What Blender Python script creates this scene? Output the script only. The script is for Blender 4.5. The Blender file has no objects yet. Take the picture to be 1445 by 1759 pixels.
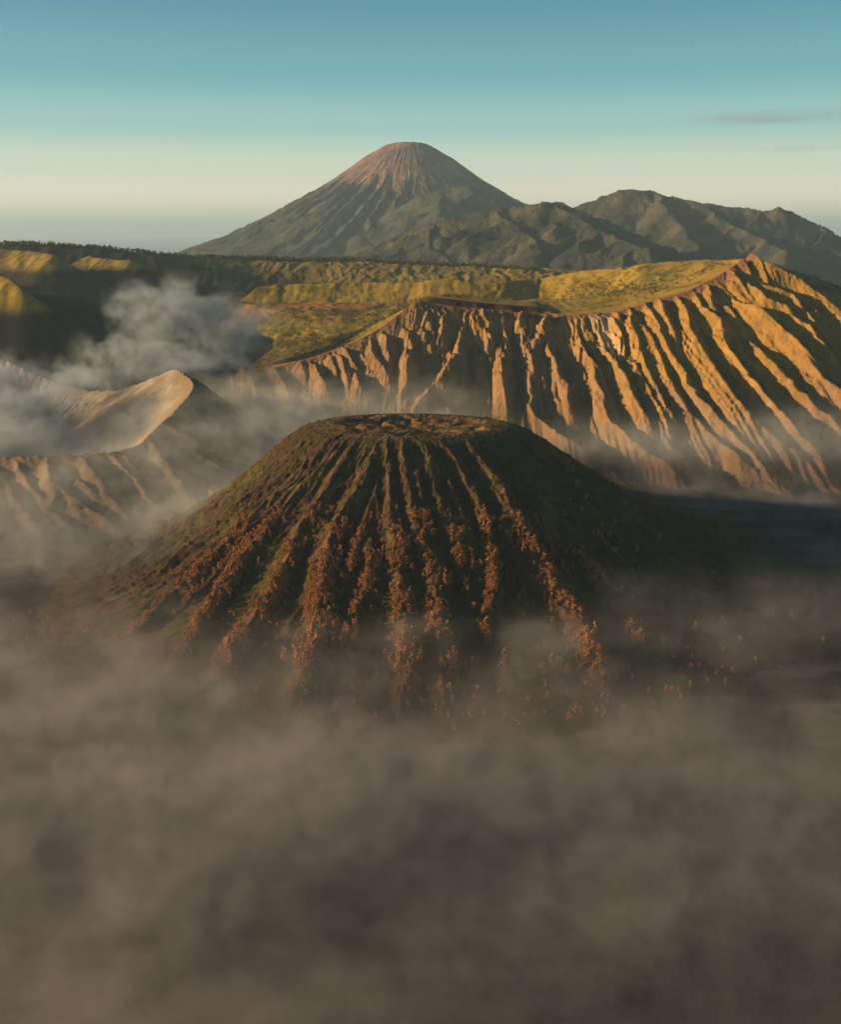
import bpy, math, random
import numpy as np
from mathutils import Vector

random.seed(7)
rng = np.random.default_rng(7)
S = bpy.context.scene
COL = S.collection
R = math.radians

# ------------------------------------------------------------------ camera
CAMH = 770.0                       # drone height over the ash plain, metres
PITCH = R(14.68)
FPX = 1850.0                       # focal length in photograph pixels (1445 x 1759)
cam = bpy.data.cameras.new('camera')
cam.sensor_fit = 'VERTICAL'; cam.sensor_height = 24.0; cam.lens = 24.0 * FPX / 1759.0
cam.clip_start = 5.0; cam.clip_end = 400000.0
camo = bpy.data.objects.new('camera', cam); COL.objects.link(camo)
camo.location = (0, 0, CAMH); camo.rotation_euler = (R(90) - PITCH, 0, 0)
S.camera = camo

# ------------------------------------------------------------------ light
SUN_EL = R(13.0); SUN_AZ = R(1.5)             # low, from the left
to_sun = Vector((-math.cos(SUN_AZ) * math.cos(SUN_EL), -math.sin(SUN_AZ) * math.cos(SUN_EL), math.sin(SUN_EL)))
sl = bpy.data.lights.new('sun', 'SUN'); sl.energy = 5.0; sl.angle = R(0.5); sl.color = (1.0, 0.70, 0.38)
so = bpy.data.objects.new('sun', sl); COL.objects.link(so)
so.rotation_euler = (-to_sun).to_track_quat('-Z', 'Y').to_euler(); so.location = (-3000, -1000, 3000)

W = bpy.data.worlds.new('World'); S.world = W; W.use_nodes = True
wn, wl = W.node_tree.nodes, W.node_tree.links
for n in list(wn): wn.remove(n)
out = wn.new('ShaderNodeOutputWorld')
sky = wn.new('ShaderNodeTexSky'); sky.sky_type = 'NISHITA'; sky.sun_disc = False
sky.sun_elevation = SUN_EL; sky.sun_rotation = math.atan2(to_sun.x, to_sun.y) % (2 * math.pi)
sky.altitude = 2500; sky.air_density = 1.2; sky.dust_density = 1.0; sky.ozone_density = 2.0
bg1 = wn.new('ShaderNodeBackground'); bg1.inputs[1].default_value = 0.015
wl.new(sky.outputs[0], bg1.inputs[0])
tc = wn.new('ShaderNodeTexCoord'); sx = wn.new('ShaderNodeSeparateXYZ')
wl.new(tc.outputs['Generated'], sx.inputs[0])
ramp = wn.new('ShaderNodeValToRGB'); wl.new(sx.outputs['Z'], ramp.inputs[0])
SKY = [(0.000, (0.70, 0.60, 0.41)), (0.025, (0.70, 0.62, 0.43)), (0.055, (0.46, 0.51, 0.39)), (0.090, (0.20, 0.39, 0.35)),
       (0.135, (0.080, 0.27, 0.285)), (0.190, (0.038, 0.185, 0.235)), (0.400, (0.013, 0.078, 0.13)), (1.000, (0.007, 0.036, 0.075))]
cr = ramp.color_ramp; cr.interpolation = 'EASE'
while len(cr.elements) < len(SKY): cr.elements.new(0.5)
for e, (p, c) in zip(cr.elements, SKY): e.position = p; e.color = (*c, 1)
bg2 = wn.new('ShaderNodeBackground'); bg2.inputs[1].default_value = 0.66
wl.new(ramp.outputs[0], bg2.inputs[0])
add = wn.new('ShaderNodeAddShader'); wl.new(bg1.outputs[0], add.inputs[0]); wl.new(bg2.outputs[0], add.inputs[1])
wl.new(add.outputs[0], out.inputs['Surface'])

vs = S.view_settings; vs.view_transform = 'Standard'; vs.look = 'None'; vs.exposure = 0.90; vs.gamma = 1.0; vs.use_curve_mapping = False
cy = S.cycles
cy.max_bounces = 4; cy.diffuse_bounces = 1; cy.glossy_bounces = 1; cy.transmission_bounces = 1; cy.transparent_max_bounces = 64
cy.volume_bounces = 0; cy.volume_step_rate = 2.4; cy.adaptive_threshold = 0.02; cy.volume_max_steps = 160; cy.use_adaptive_sampling = True
cy.use_denoising = True; cy.caustics_reflective = False; cy.caustics_refractive = False

# ------------------------------------------------------------------ helpers: pixels <-> world
CP, SP = math.cos(PITCH), math.sin(PITCH)
def at(px, py, Y):
    """world point seen at photo pixel (px,py) that stands at forward distance Y"""
    a = (px - 722.5) / FPX; b = -(py - 879.5) / FPX
    dx, dy, dz = a, CP + b * SP, -SP + b * CP
    t = Y / dy
    return (dx * t, Y, CAMH + dz * t)
def ground(px, py, z=0.0):
    a = (px - 722.5) / FPX; b = -(py - 879.5) / FPX
    dx, dy, dz = a, CP + b * SP, -SP + b * CP
    t = (z - CAMH) / dz
    return (dx * t, dy * t, z)
def pix(X, Y, Z):
    Zr = Z - CAMH
    d = Y * CP - Zr * SP; u = Y * SP + Zr * CP
    return 722.5 + FPX * X / d, 879.5 - FPX * u / d

# ------------------------------------------------------------------ helpers: noise
def _h2(ix, iy, seed):
    n = (ix.astype(np.int64) * 374761393 + iy.astype(np.int64) * 668265263 + seed * 982451653) & 0xffffffff
    n = ((n ^ (n >> 13)) * 1274126177) & 0xffffffff
    return (n ^ (n >> 16)) & 0xffffffff
_ang = np.linspace(0, 2 * np.pi, 64, endpoint=False); _GX, _GY = np.cos(_ang), np.sin(_ang)
def noise2(x, y, seed=0):
    x0 = np.floor(x); y0 = np.floor(y); fx = x - x0; fy = y - y0
    u = fx * fx * fx * (fx * (fx * 6 - 15) + 10); v = fy * fy * fy * (fy * (fy * 6 - 15) + 10)
    def g(i, j):
        k = _h2(x0 + i, y0 + j, seed) & 63
        return _GX[k] * (fx - i) + _GY[k] * (fy - j)
    a = g(0, 0) * (1 - u) + g(1, 0) * u; b = g(0, 1) * (1 - u) + g(1, 1) * u
    return 1.5 * (a * (1 - v) + b * v)
def fbm(x, y, oct=4, seed=0, gain=0.5, lac=2.03):
    s = 0; a = 1.0
    for i in range(oct):
        s = s + a * noise2(x, y, seed + i * 17); x = x * lac + 3.7; y = y * lac - 1.3; a *= gain
    return s
def ridged(x, y, oct=3, seed=0, gain=0.5):
    s = 0; a = 1.0
    for i in range(oct):
        s = s + a * (1 - 2.2 * np.abs(noise2(x, y, seed + i * 31))); x = x * 2.1 + 1.7; y = y * 2.1 + 5.2; a *= gain
    return s
def _h3(ix, iy, iz, seed):
    n = (ix * 374761393 + iy * 668265263 + iz * 2147483647 + seed * 982451653) & 0xffffffff
    n = ((n ^ (n >> 13)) * 1274126177) & 0xffffffff
    return ((n ^ (n >> 16)) & 0xffff).astype(np.float32) / 65535.0
def vnoise3(x, y, z, seed=0):
    x0 = np.floor(x).astype(np.int64); y0 = np.floor(y).astype(np.int64); z0 = np.floor(z).astype(np.int64)
    fx = x - x0; fy = y - y0; fz = z - z0
    fx = fx * fx * (3 - 2 * fx); fy = fy * fy * (3 - 2 * fy); fz = fz * fz * (3 - 2 * fz)
    r = 0
    for i in (0, 1):
        wx = fx if i else 1 - fx
        for j in (0, 1):
            wy = fy if j else 1 - fy
            for k in (0, 1):
                wz = fz if k else 1 - fz
                r = r + _h3(x0 + i, y0 + j, z0 + k, seed) * (wx * wy * wz)
    return r * 2 - 1
def fbm3(x, y, z, oct=4, seed=0, gain=0.5):
    s = 0; a = 1.0
    for i in range(oct):
        s = s + a * vnoise3(x, y, z, seed + i * 13); x = x * 2.07 + 9.1; y = y * 2.07 + 4.7; z = z * 2.07 + 1.9; a *= gain
    return s
def sstep(a, b, x):
    t = np.clip((x - a) / (b - a), 0, 1); return t * t * (3 - 2 * t)
def mixc(a, b, m):
    m = m[..., None]; return a * (1 - m) + b * m
def C3(*c): return np.array(c, dtype=np.float64)

# ------------------------------------------------------------------ helpers: objects
def tag(o, kind=None, label=None, cat=None, group=None):
    if kind: o['kind'] = kind
    if label: o['label'] = label
    if cat: o['category'] = cat
    if group: o['group'] = group
    return o
def grid_mesh(name, P, col, mat, wrap=False, kind='structure', label=None):
    """P: (n,m,3) vertices"""
    n, m = P.shape[:2]
    me = bpy.data.meshes.new(name)
    i = np.arange(n - 1)[:, None]; js = np.arange(m if wrap else m - 1)[None, :]
    j2 = (js + 1) % m
    q = np.stack([i * m + js, i * m + j2, (i + 1) * m + j2, (i + 1) * m + js], -1).reshape(-1, 4)
    v = P.reshape(-1, 3).astype(np.float32)
    # orientation: make the first faces look up
    a, b, c = v[q[:, 0]], v[q[:, 1]], v[q[:, 2]]
    if np.cross(b - a, c - a)[:, 2].mean() < 0: q = q[:, ::-1]
    me.vertices.add(len(v)); me.vertices.foreach_set('co', v.ravel())
    me.loops.add(q.size); me.loops.foreach_set('vertex_index', np.ascontiguousarray(q).astype(np.int32).ravel())
    me.polygons.add(len(q)); me.polygons.foreach_set('loop_start', np.arange(len(q), dtype=np.int32) * 4)
    me.polygons.foreach_set('loop_total', np.full(len(q), 4, dtype=np.int32))
    me.polygons.foreach_set('use_smooth', np.ones(len(q), dtype=bool))
    me.update(calc_edges=True)
    at_ = me.attributes.new('col', 'FLOAT_COLOR', 'POINT')
    c4 = np.ones((n * m, 4), dtype=np.float32); c4[:, :3] = np.clip(col, 0.0, 1).reshape(-1, 3)
    at_.data.foreach_set('color', c4.ravel())
    me.materials.append(mat)
    o = bpy.data.objects.new(name, me); COL.objects.link(o)
    return tag(o, kind, label)

def terrain_mat(name, s1, s2, bump=3.0, var=0.5, fine=None, tint=(0.5, 0.6)):
    """vertex colour of the ground cover, shade painted in at places, broken up by procedural noise; bump in metres"""
    m = bpy.data.materials.new(name); m.use_nodes = True
    N, L = m.node_tree.nodes, m.node_tree.links
    b = N['Principled BSDF']; b.inputs['Roughness'].default_value = 0.95; b.inputs['Specular IOR Level'].default_value = 0.05
    tc = N.new('ShaderNodeTexCoord')
    a = N.new('ShaderNodeAttribute'); a.attribute_name = 'col'
    n1 = N.new('ShaderNodeTexNoise'); n1.inputs['Scale'].default_value = 1.0 / s1; n1.inputs['Detail'].default_value = 7; n1.inputs['Roughness'].default_value = 0.65
    n2 = N.new('ShaderNodeTexNoise'); n2.inputs['Scale'].default_value = 1.0 / s2; n2.inputs['Detail'].default_value = 5; n2.inputs['Roughness'].default_value = 0.7
    L.new(tc.outputs['Object'], n1.inputs['Vector']); L.new(tc.outputs['Object'], n2.inputs['Vector'])
    mr = N.new('ShaderNodeMapRange'); mr.inputs[1].default_value = 0.3; mr.inputs[2].default_value = 0.7
    mr.inputs[3].default_value = .82 * (1 - var); mr.inputs[4].default_value = .82 * (1 + var); L.new(n1.outputs[0], mr.inputs[0])
    mr2 = N.new('ShaderNodeMapRange'); mr2.inputs[1].default_value = 0.35; mr2.inputs[2].default_value = 0.65
    mr2.inputs[3].default_value = 1 - var * .8; mr2.inputs[4].default_value = 1 + var * .8; L.new(n2.outputs[0], mr2.inputs[0])
    mu = N.new('ShaderNodeMath'); mu.operation = 'MULTIPLY'; L.new(mr.outputs[0], mu.inputs[0]); L.new(mr2.outputs[0], mu.inputs[1])
    vm = N.new('ShaderNodeVectorMath'); vm.operation = 'SCALE'; L.new(a.outputs['Color'], vm.inputs[0]); L.new(mu.outputs[0], vm.inputs['Scale'])
    L.new(vm.outputs[0], b.inputs['Base Color'])
    bp = N.new('ShaderNodeBump'); bp.inputs['Strength'].default_value = 1.0; bp.inputs['Distance'].default_value = bump
    ad = N.new('ShaderNodeMath'); ad.operation = 'ADD'; L.new(n1.outputs[0], ad.inputs[0]); L.new(n2.outputs[0], ad.inputs[1])
    L.new(ad.outputs[0], bp.inputs['Height']); L.new(bp.outputs[0], b.inputs['Normal'])
    return m

def crest_lookup(PX, PY, valid, ss, tt):
    """turn a crest traced on the photograph into the (s,t) coordinates of the slope it runs down"""
    fx = PX[valid]; fy = PY[valid]; fs = ss[valid]; ft = tt[valid]
    def f(pts):
        r = []
        for (x, y) in pts:
            k = int(np.argmin((fx - x) ** 2 + (fy - y) ** 2)); r.append((fs[k], ft[k]))
        r.sort(key=lambda q: q[1]); return r
    return f
def Z(ox, oy, k, *pts): return [(ox + p[0] / k, oy + p[1] / k) for p in pts]

# ------------------------------------------------------------------ the steep gullied mountain (slope of spurs running down to the plain)
RIM = [(392, 643, 3955), (430, 636, 3960), (480, 630, 3965), (540, 614, 3985), (600, 592, 4010), (640, 572, 4040), (680, 545, 4080), (700, 528, 4110), (715, 517, 4130),
       (800, 531, 4120), (870, 536, 4110), (940, 541, 4100), (1000, 541, 4060), (1060, 536, 4050), (1110, 522, 4070), (1180, 502, 4100), (1240, 472, 4150),
       (1262, 458, 4190), (1287, 443, 4250), (1330, 460, 4240), (1380, 481, 4260), (1445, 498, 4310), (1560, 530, 4420), (1700, 570, 4600)]
FOOT = [(-560, 3430), (-500, 3350), (-440, 3320), (-330, 3320), (-230, 3320), (-180, 3330), (-140, 3340), (-110, 3340), (-90, 3350),
        (150, 3310), (380, 3270), (580, 3220), (760, 3160), (930, 3110), (1110, 3060), (1360, 3040), (1640, 3040),
        (1800, 3050), (1950, 3060), (2130, 3080), (2330, 3130), (2600, 3220), (2950, 3380), (3400, 3650)]
RW = np.array([at(*p) for p in RIM]); FW = np.array(FOOT, dtype=float)
def resample(A, key, n, smooth):
    k = np.concatenate([[0], np.cumsum(np.hypot(np.diff(key[:, 0]), np.diff(key[:, 1])))])
    u = np.linspace(0, k[-1], n); out = np.stack([np.interp(u, k, A[:, c]) for c in range(A.shape[1])], 1)
    w = int(smooth)
    if w > 1:
        ker = np.hanning(w + 2)[1:-1]; ker /= ker.sum()
        pad = np.pad(out, ((w, w), (0, 0)), mode='edge')
        out = np.stack([np.convolve(pad[:, c], ker, 'same')[w:-w] for c in range(A.shape[1])], 1)
    return out
NS, NT = 1150, 330
rimS = resample(RW, RW, NS, 15); 
footS = resample(FW, RW, NS, 61)
footS[:, 1] += 90 * fbm(footS[:, 0] / 120, footS[:, 1] / 300, 4, 91)
sv = np.linspace(0, 1, NS)
tv = np.linspace(0, 1, NT) ** 1.1
RIMX, RIMY, RIMZ = rimS[:, 0], rimS[:, 1], rimS[:, 2]
def massif_base(s_i, t):
    x = rimS[None, :, 0] * (1 - t) + footS[None, :, 0] * t
    y = rimS[None, :, 1] * (1 - t) + footS[None, :, 1] * t
    z = rimS[None, :, 2] * (1 - t) ** 1.26 - 26 * t ** 3
    return x, y, z
T = tv[:, None]
BX, BY, BZ = massif_base(None, T)
SS = np.broadcast_to(sv[None, :], BX.shape); TT = np.broadcast_to(T, BX.shape)
# metres between columns
Wd = np.hypot(np.gradient(BX, axis=1), np.gradient(BY, axis=1)) * NS      # metres per unit s
PXm, PYm = pix(BX, BY, BZ)
look = crest_lookup(PXm[::2, ::2], PYm[::2, ::2], np.ones_like(PXm[::2, ::2], bool), SS[::2, ::2], TT[::2, ::2])
k1 = 4.817; k4 = 3.6125; k5 = 4.516
CR = []
def c1(A, *p): CR.append((A, Z(680, 480, k1, *p)))
def c2(A, *p): CR.append((A, Z(920, 480, k1, *p)))
def c3(A, *p): CR.append((A, Z(1145, 430, k1, *p)))
def c5(A, *p): CR.append((A, Z(400, 500, k5, *p)))
def cz(A, p, q): CR.append((A, p + q))
z4 = lambda *p: Z(1045, 600, k4, *p)
z2 = lambda *p: Z(920, 480, k1, *p)
z3 = lambda *p: Z(1145, 430, k1, *p)
c1(52, (610, 250), (560, 400), (530, 520), (515, 690), (440, 800), (360, 940), (200, 1100), (100, 1250))
c1(28, (440, 800), (500, 880), (560, 960)); c1(26, (340, 960), (390, 1060), (440, 1100), (520, 1180))
c1(24, (50, 420), (90, 490), (140, 560)); c1(34, (100, 560), (95, 740), (95, 880), (50, 950))
c1(26, (200, 430), (250, 500), (295, 600)); c1(24, (250, 320), (270, 420), (325, 530)); c1(26, (380, 320), (390, 420), (350, 560))
c1(34, (650, 310), (690, 420), (770, 520), (760, 600), (780, 665)); c1(24, (700, 300), (760, 400), (765, 470)); c1(26, (650, 590), (680, 680), (700, 780))
c1(46, (880, 290), (890, 450), (860, 560), (880, 650), (875, 850), (895, 1000), (920, 1100), (890, 1190))
c1(26, (890, 450), (910, 520), (930, 620)); c1(28, (1050, 300), (1030, 420), (1045, 520), (1015, 640))
CR.append((50, Z(680, 480, k1, (1140, 300), (1100, 500), (1060, 600), (1110, 700), (1140, 850), (1115, 920), (1130, 1080), (1090, 1130), (1180, 1250), (1275, 1330), (1445, 1430)) + z4((60, 830), (140, 870), (240, 905))))
c1(30, (1240, 350), (1170, 560), (1130, 630)); c1(28, (1170, 640), (1190, 710), (1230, 795))
CR.append((44, Z(680, 480, k1, (1280, 330), (1285, 460), (1260, 570), (1310, 700), (1360, 900), (1420, 960)) + z2((265, 1040), (340, 1190))))
c2(26, (250, 680), (300, 800), (320, 930))
cz(46, z2((300, 320), (360, 480), (380, 620), (480, 790), (500, 930), (560, 1040), (570, 1150), (600, 1210)), z4((0, 490), (120, 610), (240, 715), (300, 745), (420, 810), (540, 905)))
c2(42, (430, 370), (560, 560), (600, 640), (660, 730), (740, 880), (800, 1030), (880, 1150), (935, 1225), (1000, 1330))
c2(44, (780, 240), (790, 420), (850, 600), (880, 720), (980, 920), (1030, 1030), (1080, 1130), (1165, 1240), (1250, 1350))
c2(26, (650, 300), (690, 400), (730, 600))
cz(46, z2((790, 330), (900, 470), (960, 560), (1020, 700), (1080, 870), (1160, 1000), (1220, 1110), (1340, 1250)), z4((500, 440), (560, 510), (690, 650), (900, 770), (950, 835)))
cz(44, z2((910, 220), (990, 400), (1060, 580), (1120, 700), (1240, 860), (1320, 1000)), z4((480, 270), (540, 340), (640, 420), (740, 540), (830, 620), (900, 650), (965, 710)))
c2(34, (1010, 190), (1050, 300), (1120, 420), (1180, 600))
cz(50, z3((80, 400), (170, 600), (200, 720), (280, 880), (380, 1040), (480, 1210), (600, 1350)), z4((800, 390), (930, 520), (1050, 640), (1130, 700), (1250, 770), (1380, 860)))
cz(48, z3((230, 380), (280, 510), (360, 590), (450, 660), (490, 860), (560, 980), (660, 1120), (760, 1230)), z4((870, 220), (1000, 380), (1130, 530), (1180, 600), (1300, 700), (1430, 790)))
c3(34, (450, 660), (580, 770), (620, 900), (720, 1030), (830, 1170), (900, 1260)); c3(28, (340, 340), (380, 500), (470, 580), (520, 650)); c3(26, (480, 450), (560, 560), (640, 660))
cz(46, z3((600, 710), (660, 730), (750, 850), (800, 950), (880, 1020), (1000, 1140), (1150, 1290)), z4((1180, 320), (1300, 430), (1445, 530), (1600, 640)))
c3(56, (550, 390), (600, 480), (730, 560), (850, 660), (1000, 790), (1110, 910), (1190, 1040), (1280, 1160), (1445, 1280), (1700, 1500)); c3(22, (1110, 910), (1220, 1020), (1320, 1110))
c3(28, (530, 200), (580, 290), (680, 390), (760, 500)); c3(50, (560, 210), (720, 380), (840, 490), (980, 550), (1060, 660), (1180, 720), (1260, 850), (1380, 990), (1445, 1070), (1600, 1250))
c3(40, (740, 260), (800, 330), (1040, 430), (1110, 530), (1240, 670), (1400, 800)); c3(22, (800, 330), (860, 410), (930, 470)); c3(20, (620, 100), (650, 150), (690, 200)); c3(28, (690, 75), (780, 160), (840, 280))
c3(44, (760, 110), (820, 180), (960, 260), (1090, 320), (1250, 430), (1430, 570), (1600, 700)); c3(34, (1180, 520), (1300, 550), (1420, 580), (1500, 700))
c5(26, (1310, 300), (1350, 380), (1400, 440)); c5(40, (1340, 440), (1350, 560), (1350, 680), (1350, 740), (1310, 800)); c5(38, (1150, 350), (1190, 430), (1190, 500), (1230, 630))
c5(40, (1060, 380), (1080, 520), (1110, 590), (1200, 700), (1215, 760), (1180, 830)); c5(24, (1000, 480), (1030, 540), (1060, 600)); c5(30, (850, 470), (910, 560), (970, 620)); c5(22, (1020, 680), (1060, 750), (1090, 800))
c5(34, (940, 630), (970, 710), (990, 780), (1040, 830)); c5(34, (790, 510), (840, 570), (880, 680), (900, 780)); c5(26, (740, 510), (790, 620), (830, 710)); c5(34, (590, 570), (650, 640), (700, 730), (760, 800))
c5(26, (520, 590), (545, 630), (570, 670)); c5(26, (60, 630), (120, 690), (180, 750)); c5(24, (300, 610), (360, 700), (430, 800))
ENV = np.zeros_like(BX); DN = np.full(BX.shape, 30.0); KN = np.zeros(BX.shape)
RS = sv; 
warp = 5.0 * fbm(BX / 45, BY / 60, 3, 5) / 1.0
for A, pts in CR:
    st = look(pts)
    if len(st) < 2: continue
    s_k = np.array([p[0] for p in st]); t_k = np.array([p[1] for p in st])
    t_k = np.maximum.accumulate(t_k + np.arange(len(t_k)) * 1e-5)
    t0, t1 = t_k[0], t_k[-1]
    sc = np.interp(tv, t_k, s_k)
    L = max(t1 - t0, 1e-3)
    pk = pts[0][0]; cw_ = .26 if (700 < pk < 1050 and L > .35) else 0
    amp = A * 1.3 * sstep(t0 - 0.05, t0 + min(0.14, .3 * L) + cw_, tv) * (1 - sstep(t1 - min(.12, .3 * L), t1 + 0.05, tv))
    obl = np.gradient(sc) * 3400 / (np.gradient(tv) * 1000); obl = np.where((tv < t0) | (tv > t1), 0, obl); obl = np.convolve(np.pad(obl, 6, mode='edge'), np.ones(13) / 13, 'same')[6:-6]
    d = np.abs((SS - sc[:, None]) * Wd + warp) / np.sqrt(1 + np.clip(obl, -3, 3) ** 2)[:, None]
    e_ = amp[:, None] - 1.05 * d; m_ = e_ > ENV
    DN = np.where(m_, d, DN); KN = np.where(m_, A * 7.3, KN); ENV = np.maximum(ENV, e_)
tm = TT
ax, ay = SS * 3200, TT * 1000
rill = ridged(ax / 27 + 0.6 * fbm(ax / 90, ay / 90, 2, 3), ay / 330, 2, 11)
rillw = sstep(0.0, 0.06, tm) * (1 - sstep(0.25, 0.55, tm)) * sstep(690, 720, PXm) * (1 - 0.75 * sstep(1060, 1120, PXm)) 
gully = ridged(ax / 60 + 0.5 * fbm(ax / 150, ay / 150, 2, 8), ay / 420, 2, 21)
HZ = ENV - 24 * sstep(0, .15, tm) + rillw * 12 * rill + (1 - rillw) * 3.2 * gully * sstep(0.02, .2, tm) * sstep(1.0, .8, tm)
HZ += 3.0 * ridged(ax / 14 + .4 * fbm(ax / 40, ay / 40, 2, 4), ay / 70, 2, 61) * sstep(0.0, 0.04, tm) + 2.2 * fbm(BX / 22, BY / 22, 3, 7)
nz_ = fbm(BX / 140, BY / 140, 2, 69)
sidech = 1 - 2 * np.abs(((ay - DN * 1.1 + 16 * fbm(BX / 60, BY / 60, 2, 66)) / 27 + KN) % 1 - .5)   # small side channels that leave the crests
HZ += (sidech - .5) * 4.5 * np.clip(.6 + nz_ , 0, 1.4) * sstep(4, 26, DN) * sstep(.04, .12, tm) + 1.6 * fbm(BX / 9, BY / 9, 2, 68)
HZ *= 1 - .6 * sstep(0.93, 1.0, tm)
edge = fbm(RIMX / 60, RIMY / 60, 3, 90) * 7
MZ = BZ + HZ + edge[None, :] * (1 - sstep(0, .15, tm))
# ground cover: golden grass on the crests and upper right, pinkish ash lower down and left
grass = C3(.40, .22, .050); dry = C3(.30, .165, .06); ash = C3(.31, .19, .10); rock = C3(.20, .105, .055); pale = C3(.62, .42, .25)
nz = fbm(BX / 160, BY / 160, 4, 31); nz2 = fbm(BX / 35, BY / 35, 3, 41)
mg = np.clip(sstep(0.62, 0.30, tm + .12 * nz) * sstep(950, 1150, PXm + 60 * nz) + 0.55 * sstep(.3, .1, tm + .1 * nz) * sstep(680, 800, PXm), 0, 1)
cm = mixc(mixc(np.broadcast_to(ash, BX.shape + (3,)), np.broadcast_to(dry, BX.shape + (3,)), sstep(-.5, .5, nz2)), np.broadcast_to(grass, BX.shape + (3,)), mg)
cm = mixc(cm, np.broadcast_to(rock, cm.shape), sstep(0.06, 0.015, tm + .02 * nz2) * .85)
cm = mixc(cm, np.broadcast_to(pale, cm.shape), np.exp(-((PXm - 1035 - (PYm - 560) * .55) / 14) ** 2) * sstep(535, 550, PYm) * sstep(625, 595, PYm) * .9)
cm = mixc(cm, np.broadcast_to(C3(.13, .072, .048), cm.shape), sstep(0.58, .90, tm + .07 * nz + .04 * nz2))  # toe browns towards the plain, darkened to paint in its shadow
M_slope = terrain_mat('slope_ground', 60, 7, 3.0, .20)
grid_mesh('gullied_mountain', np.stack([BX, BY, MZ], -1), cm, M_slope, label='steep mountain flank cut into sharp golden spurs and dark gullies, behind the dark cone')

# ------------------------------------------------------------------ the dark cone in front
CX, CY = -20.0, 2600.0
NA, NR = 1080, 300
th = np.linspace(0, 2 * np.pi, NA, endpoint=False)[None, :]
rv = np.concatenate([np.linspace(2, 215, 50), np.linspace(218, 760, 190)[0:], np.linspace(764, 1350, 60)])[:, None]
PR = np.array([[0, 300], [150, 306], [205, 312], [232, 309], [260, 300], [300, 279], [330, 258], [415, 206], [500, 148], [555, 112], [640, 66], [700, 42], [800, 18], [950, 3], [1100, -8], [1400, -25]])
ct, sn = np.cos(th), np.sin(th)
front = np.clip(-sn, 0, 1); left = np.clip(-ct, 0, 1); back = np.clip(sn, 0, 1)
def cone_base(r):
    k = 1 + 0.13 * front ** 2 * sstep(260, 600, r) - 0.085 * left ** 2 * sstep(250, 420, r) 
    z = np.interp(r / k, PR[:, 0], PR[:, 1])
    z = z + (12 * front - 12 * back + 4 * left) * sstep(420, 180, r)
    return z
X = CX + rv * ct; Y = CY + rv * sn; Zb = cone_base(rv)
PXb, PYb = pix(X, Y, Zb)
vis = np.broadcast_to((rv > 225) & (sn < 0.25), X.shape)
TH = np.broadcast_to(th, X.shape); RR = np.broadcast_to(rv, X.shape)
thc = (TH + np.pi / 2) % (2 * np.pi)          # front = 0 / 2pi -> recentre
thc = np.where(thc > np.pi, thc - 2 * np.pi, thc)   # angle from the camera-facing side
look2 = crest_lookup(PXb[::2, ::2], PYb[::2, ::2], vis[::2, ::2], thc[::2, ::2], RR[::2, ::2])
kb = 2.408
L3 = lambda *p: Z(200, 680, kb, *p); L4 = lambda *p: Z(700, 680, kb, *p)
BC = [(18, L3((870, 150), (640, 310), (420, 450), (180, 600), (60, 690))), (18, L3((900, 160), (750, 250), (600, 370), (480, 480), (300, 620), (160, 740))),
      (20, L3((930, 160), (800, 280), (650, 430), (520, 550), (380, 700), (240, 820), (120, 950))), (22, L3((960, 180), (880, 280), (770, 390), (560, 640), (470, 760), (380, 900), (300, 1050), (240, 1150))),
      (24, L3((1000, 180), (930, 300), (840, 460), (770, 560), (720, 680), (640, 830), (560, 960), (480, 1060), (420, 1160))),
      (28, L3((1080, 200), (1040, 330), (960, 470), (890, 580), (860, 700), (850, 850), (860, 980), (820, 1080), (740, 1250))),
      (16, L3((1060, 500), (1050, 620), (1040, 780), (1000, 880), (930, 1050))), (22, L3((1120, 180), (1130, 320), (1130, 480), (1160, 640), (1180, 800), (1200, 960), (1200, 1150), (1190, 1260))),
      (22, L3((1180, 170), (1200, 330), (1230, 500), (1280, 640), (1340, 740), (1320, 900), (1340, 1100), (1350, 1250))), (14, L3((1080, 240), (1075, 330), (1070, 420), (1090, 520))),
      (18, L4((30, 170), (100, 260), (110, 400), (170, 520), (230, 620), (290, 720))), (18, L4((130, 180), (200, 270), (260, 380), (310, 470), (340, 620), (360, 800), (330, 980))),
      (28, L4((240, 190), (310, 300), (380, 380), (420, 480), (480, 590), (560, 720), (620, 840), (690, 940), (750, 1020), (800, 1200))),
      (20, L4((460, 310), (540, 400), (600, 480), (650, 560), (720, 640), (760, 740), (840, 830), (910, 920), (960, 1050))), (13, L4((640, 430), (720, 540), (860, 660), (930, 740))),
      (18, L4((10, 200), (40, 330), (60, 450), (80, 600), (110, 700), (90, 850), (100, 980), (110, 1150)))]
lines = []
for A, pts in BC:
    st = look2(pts); lines.append((A, np.array([p[1] for p in st]), np.array([p[0] for p in st])))
for a in np.arange(80, 281, 13.0):             # the far side, unseen from here
    if a < 88 : continue
    a0 = R(a + random.uniform(-4, 4)); rr = np.array([240, 500, 850.]); 
    w = np.where(a0 > math.pi, a0 - 2 * math.pi, a0)
    lines.append((14, rr, np.array([w, w + random.uniform(-.05, .05), w + random.uniform(-.08, .08)])))
for a in np.arange(-82, 92, 4.6):              # minor ribs between the traced ones
    a0 = R(a + random.uniform(-3, 3)); r0 = random.uniform(240, 330)
    lines.append((random.uniform(6, 13), np.array([r0, r0 + random.uniform(90, 200), r0 + random.uniform(230, 420)]), a0 * np.array([1, 1 + random.uniform(-.03, .06), 1 + random.uniform(-.05, .1)])))
ENVb = np.zeros_like(X)
wpb = 4.0 * fbm(X / 40, Y / 40, 3, 55)
rfl = rv[:, 0]
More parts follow.
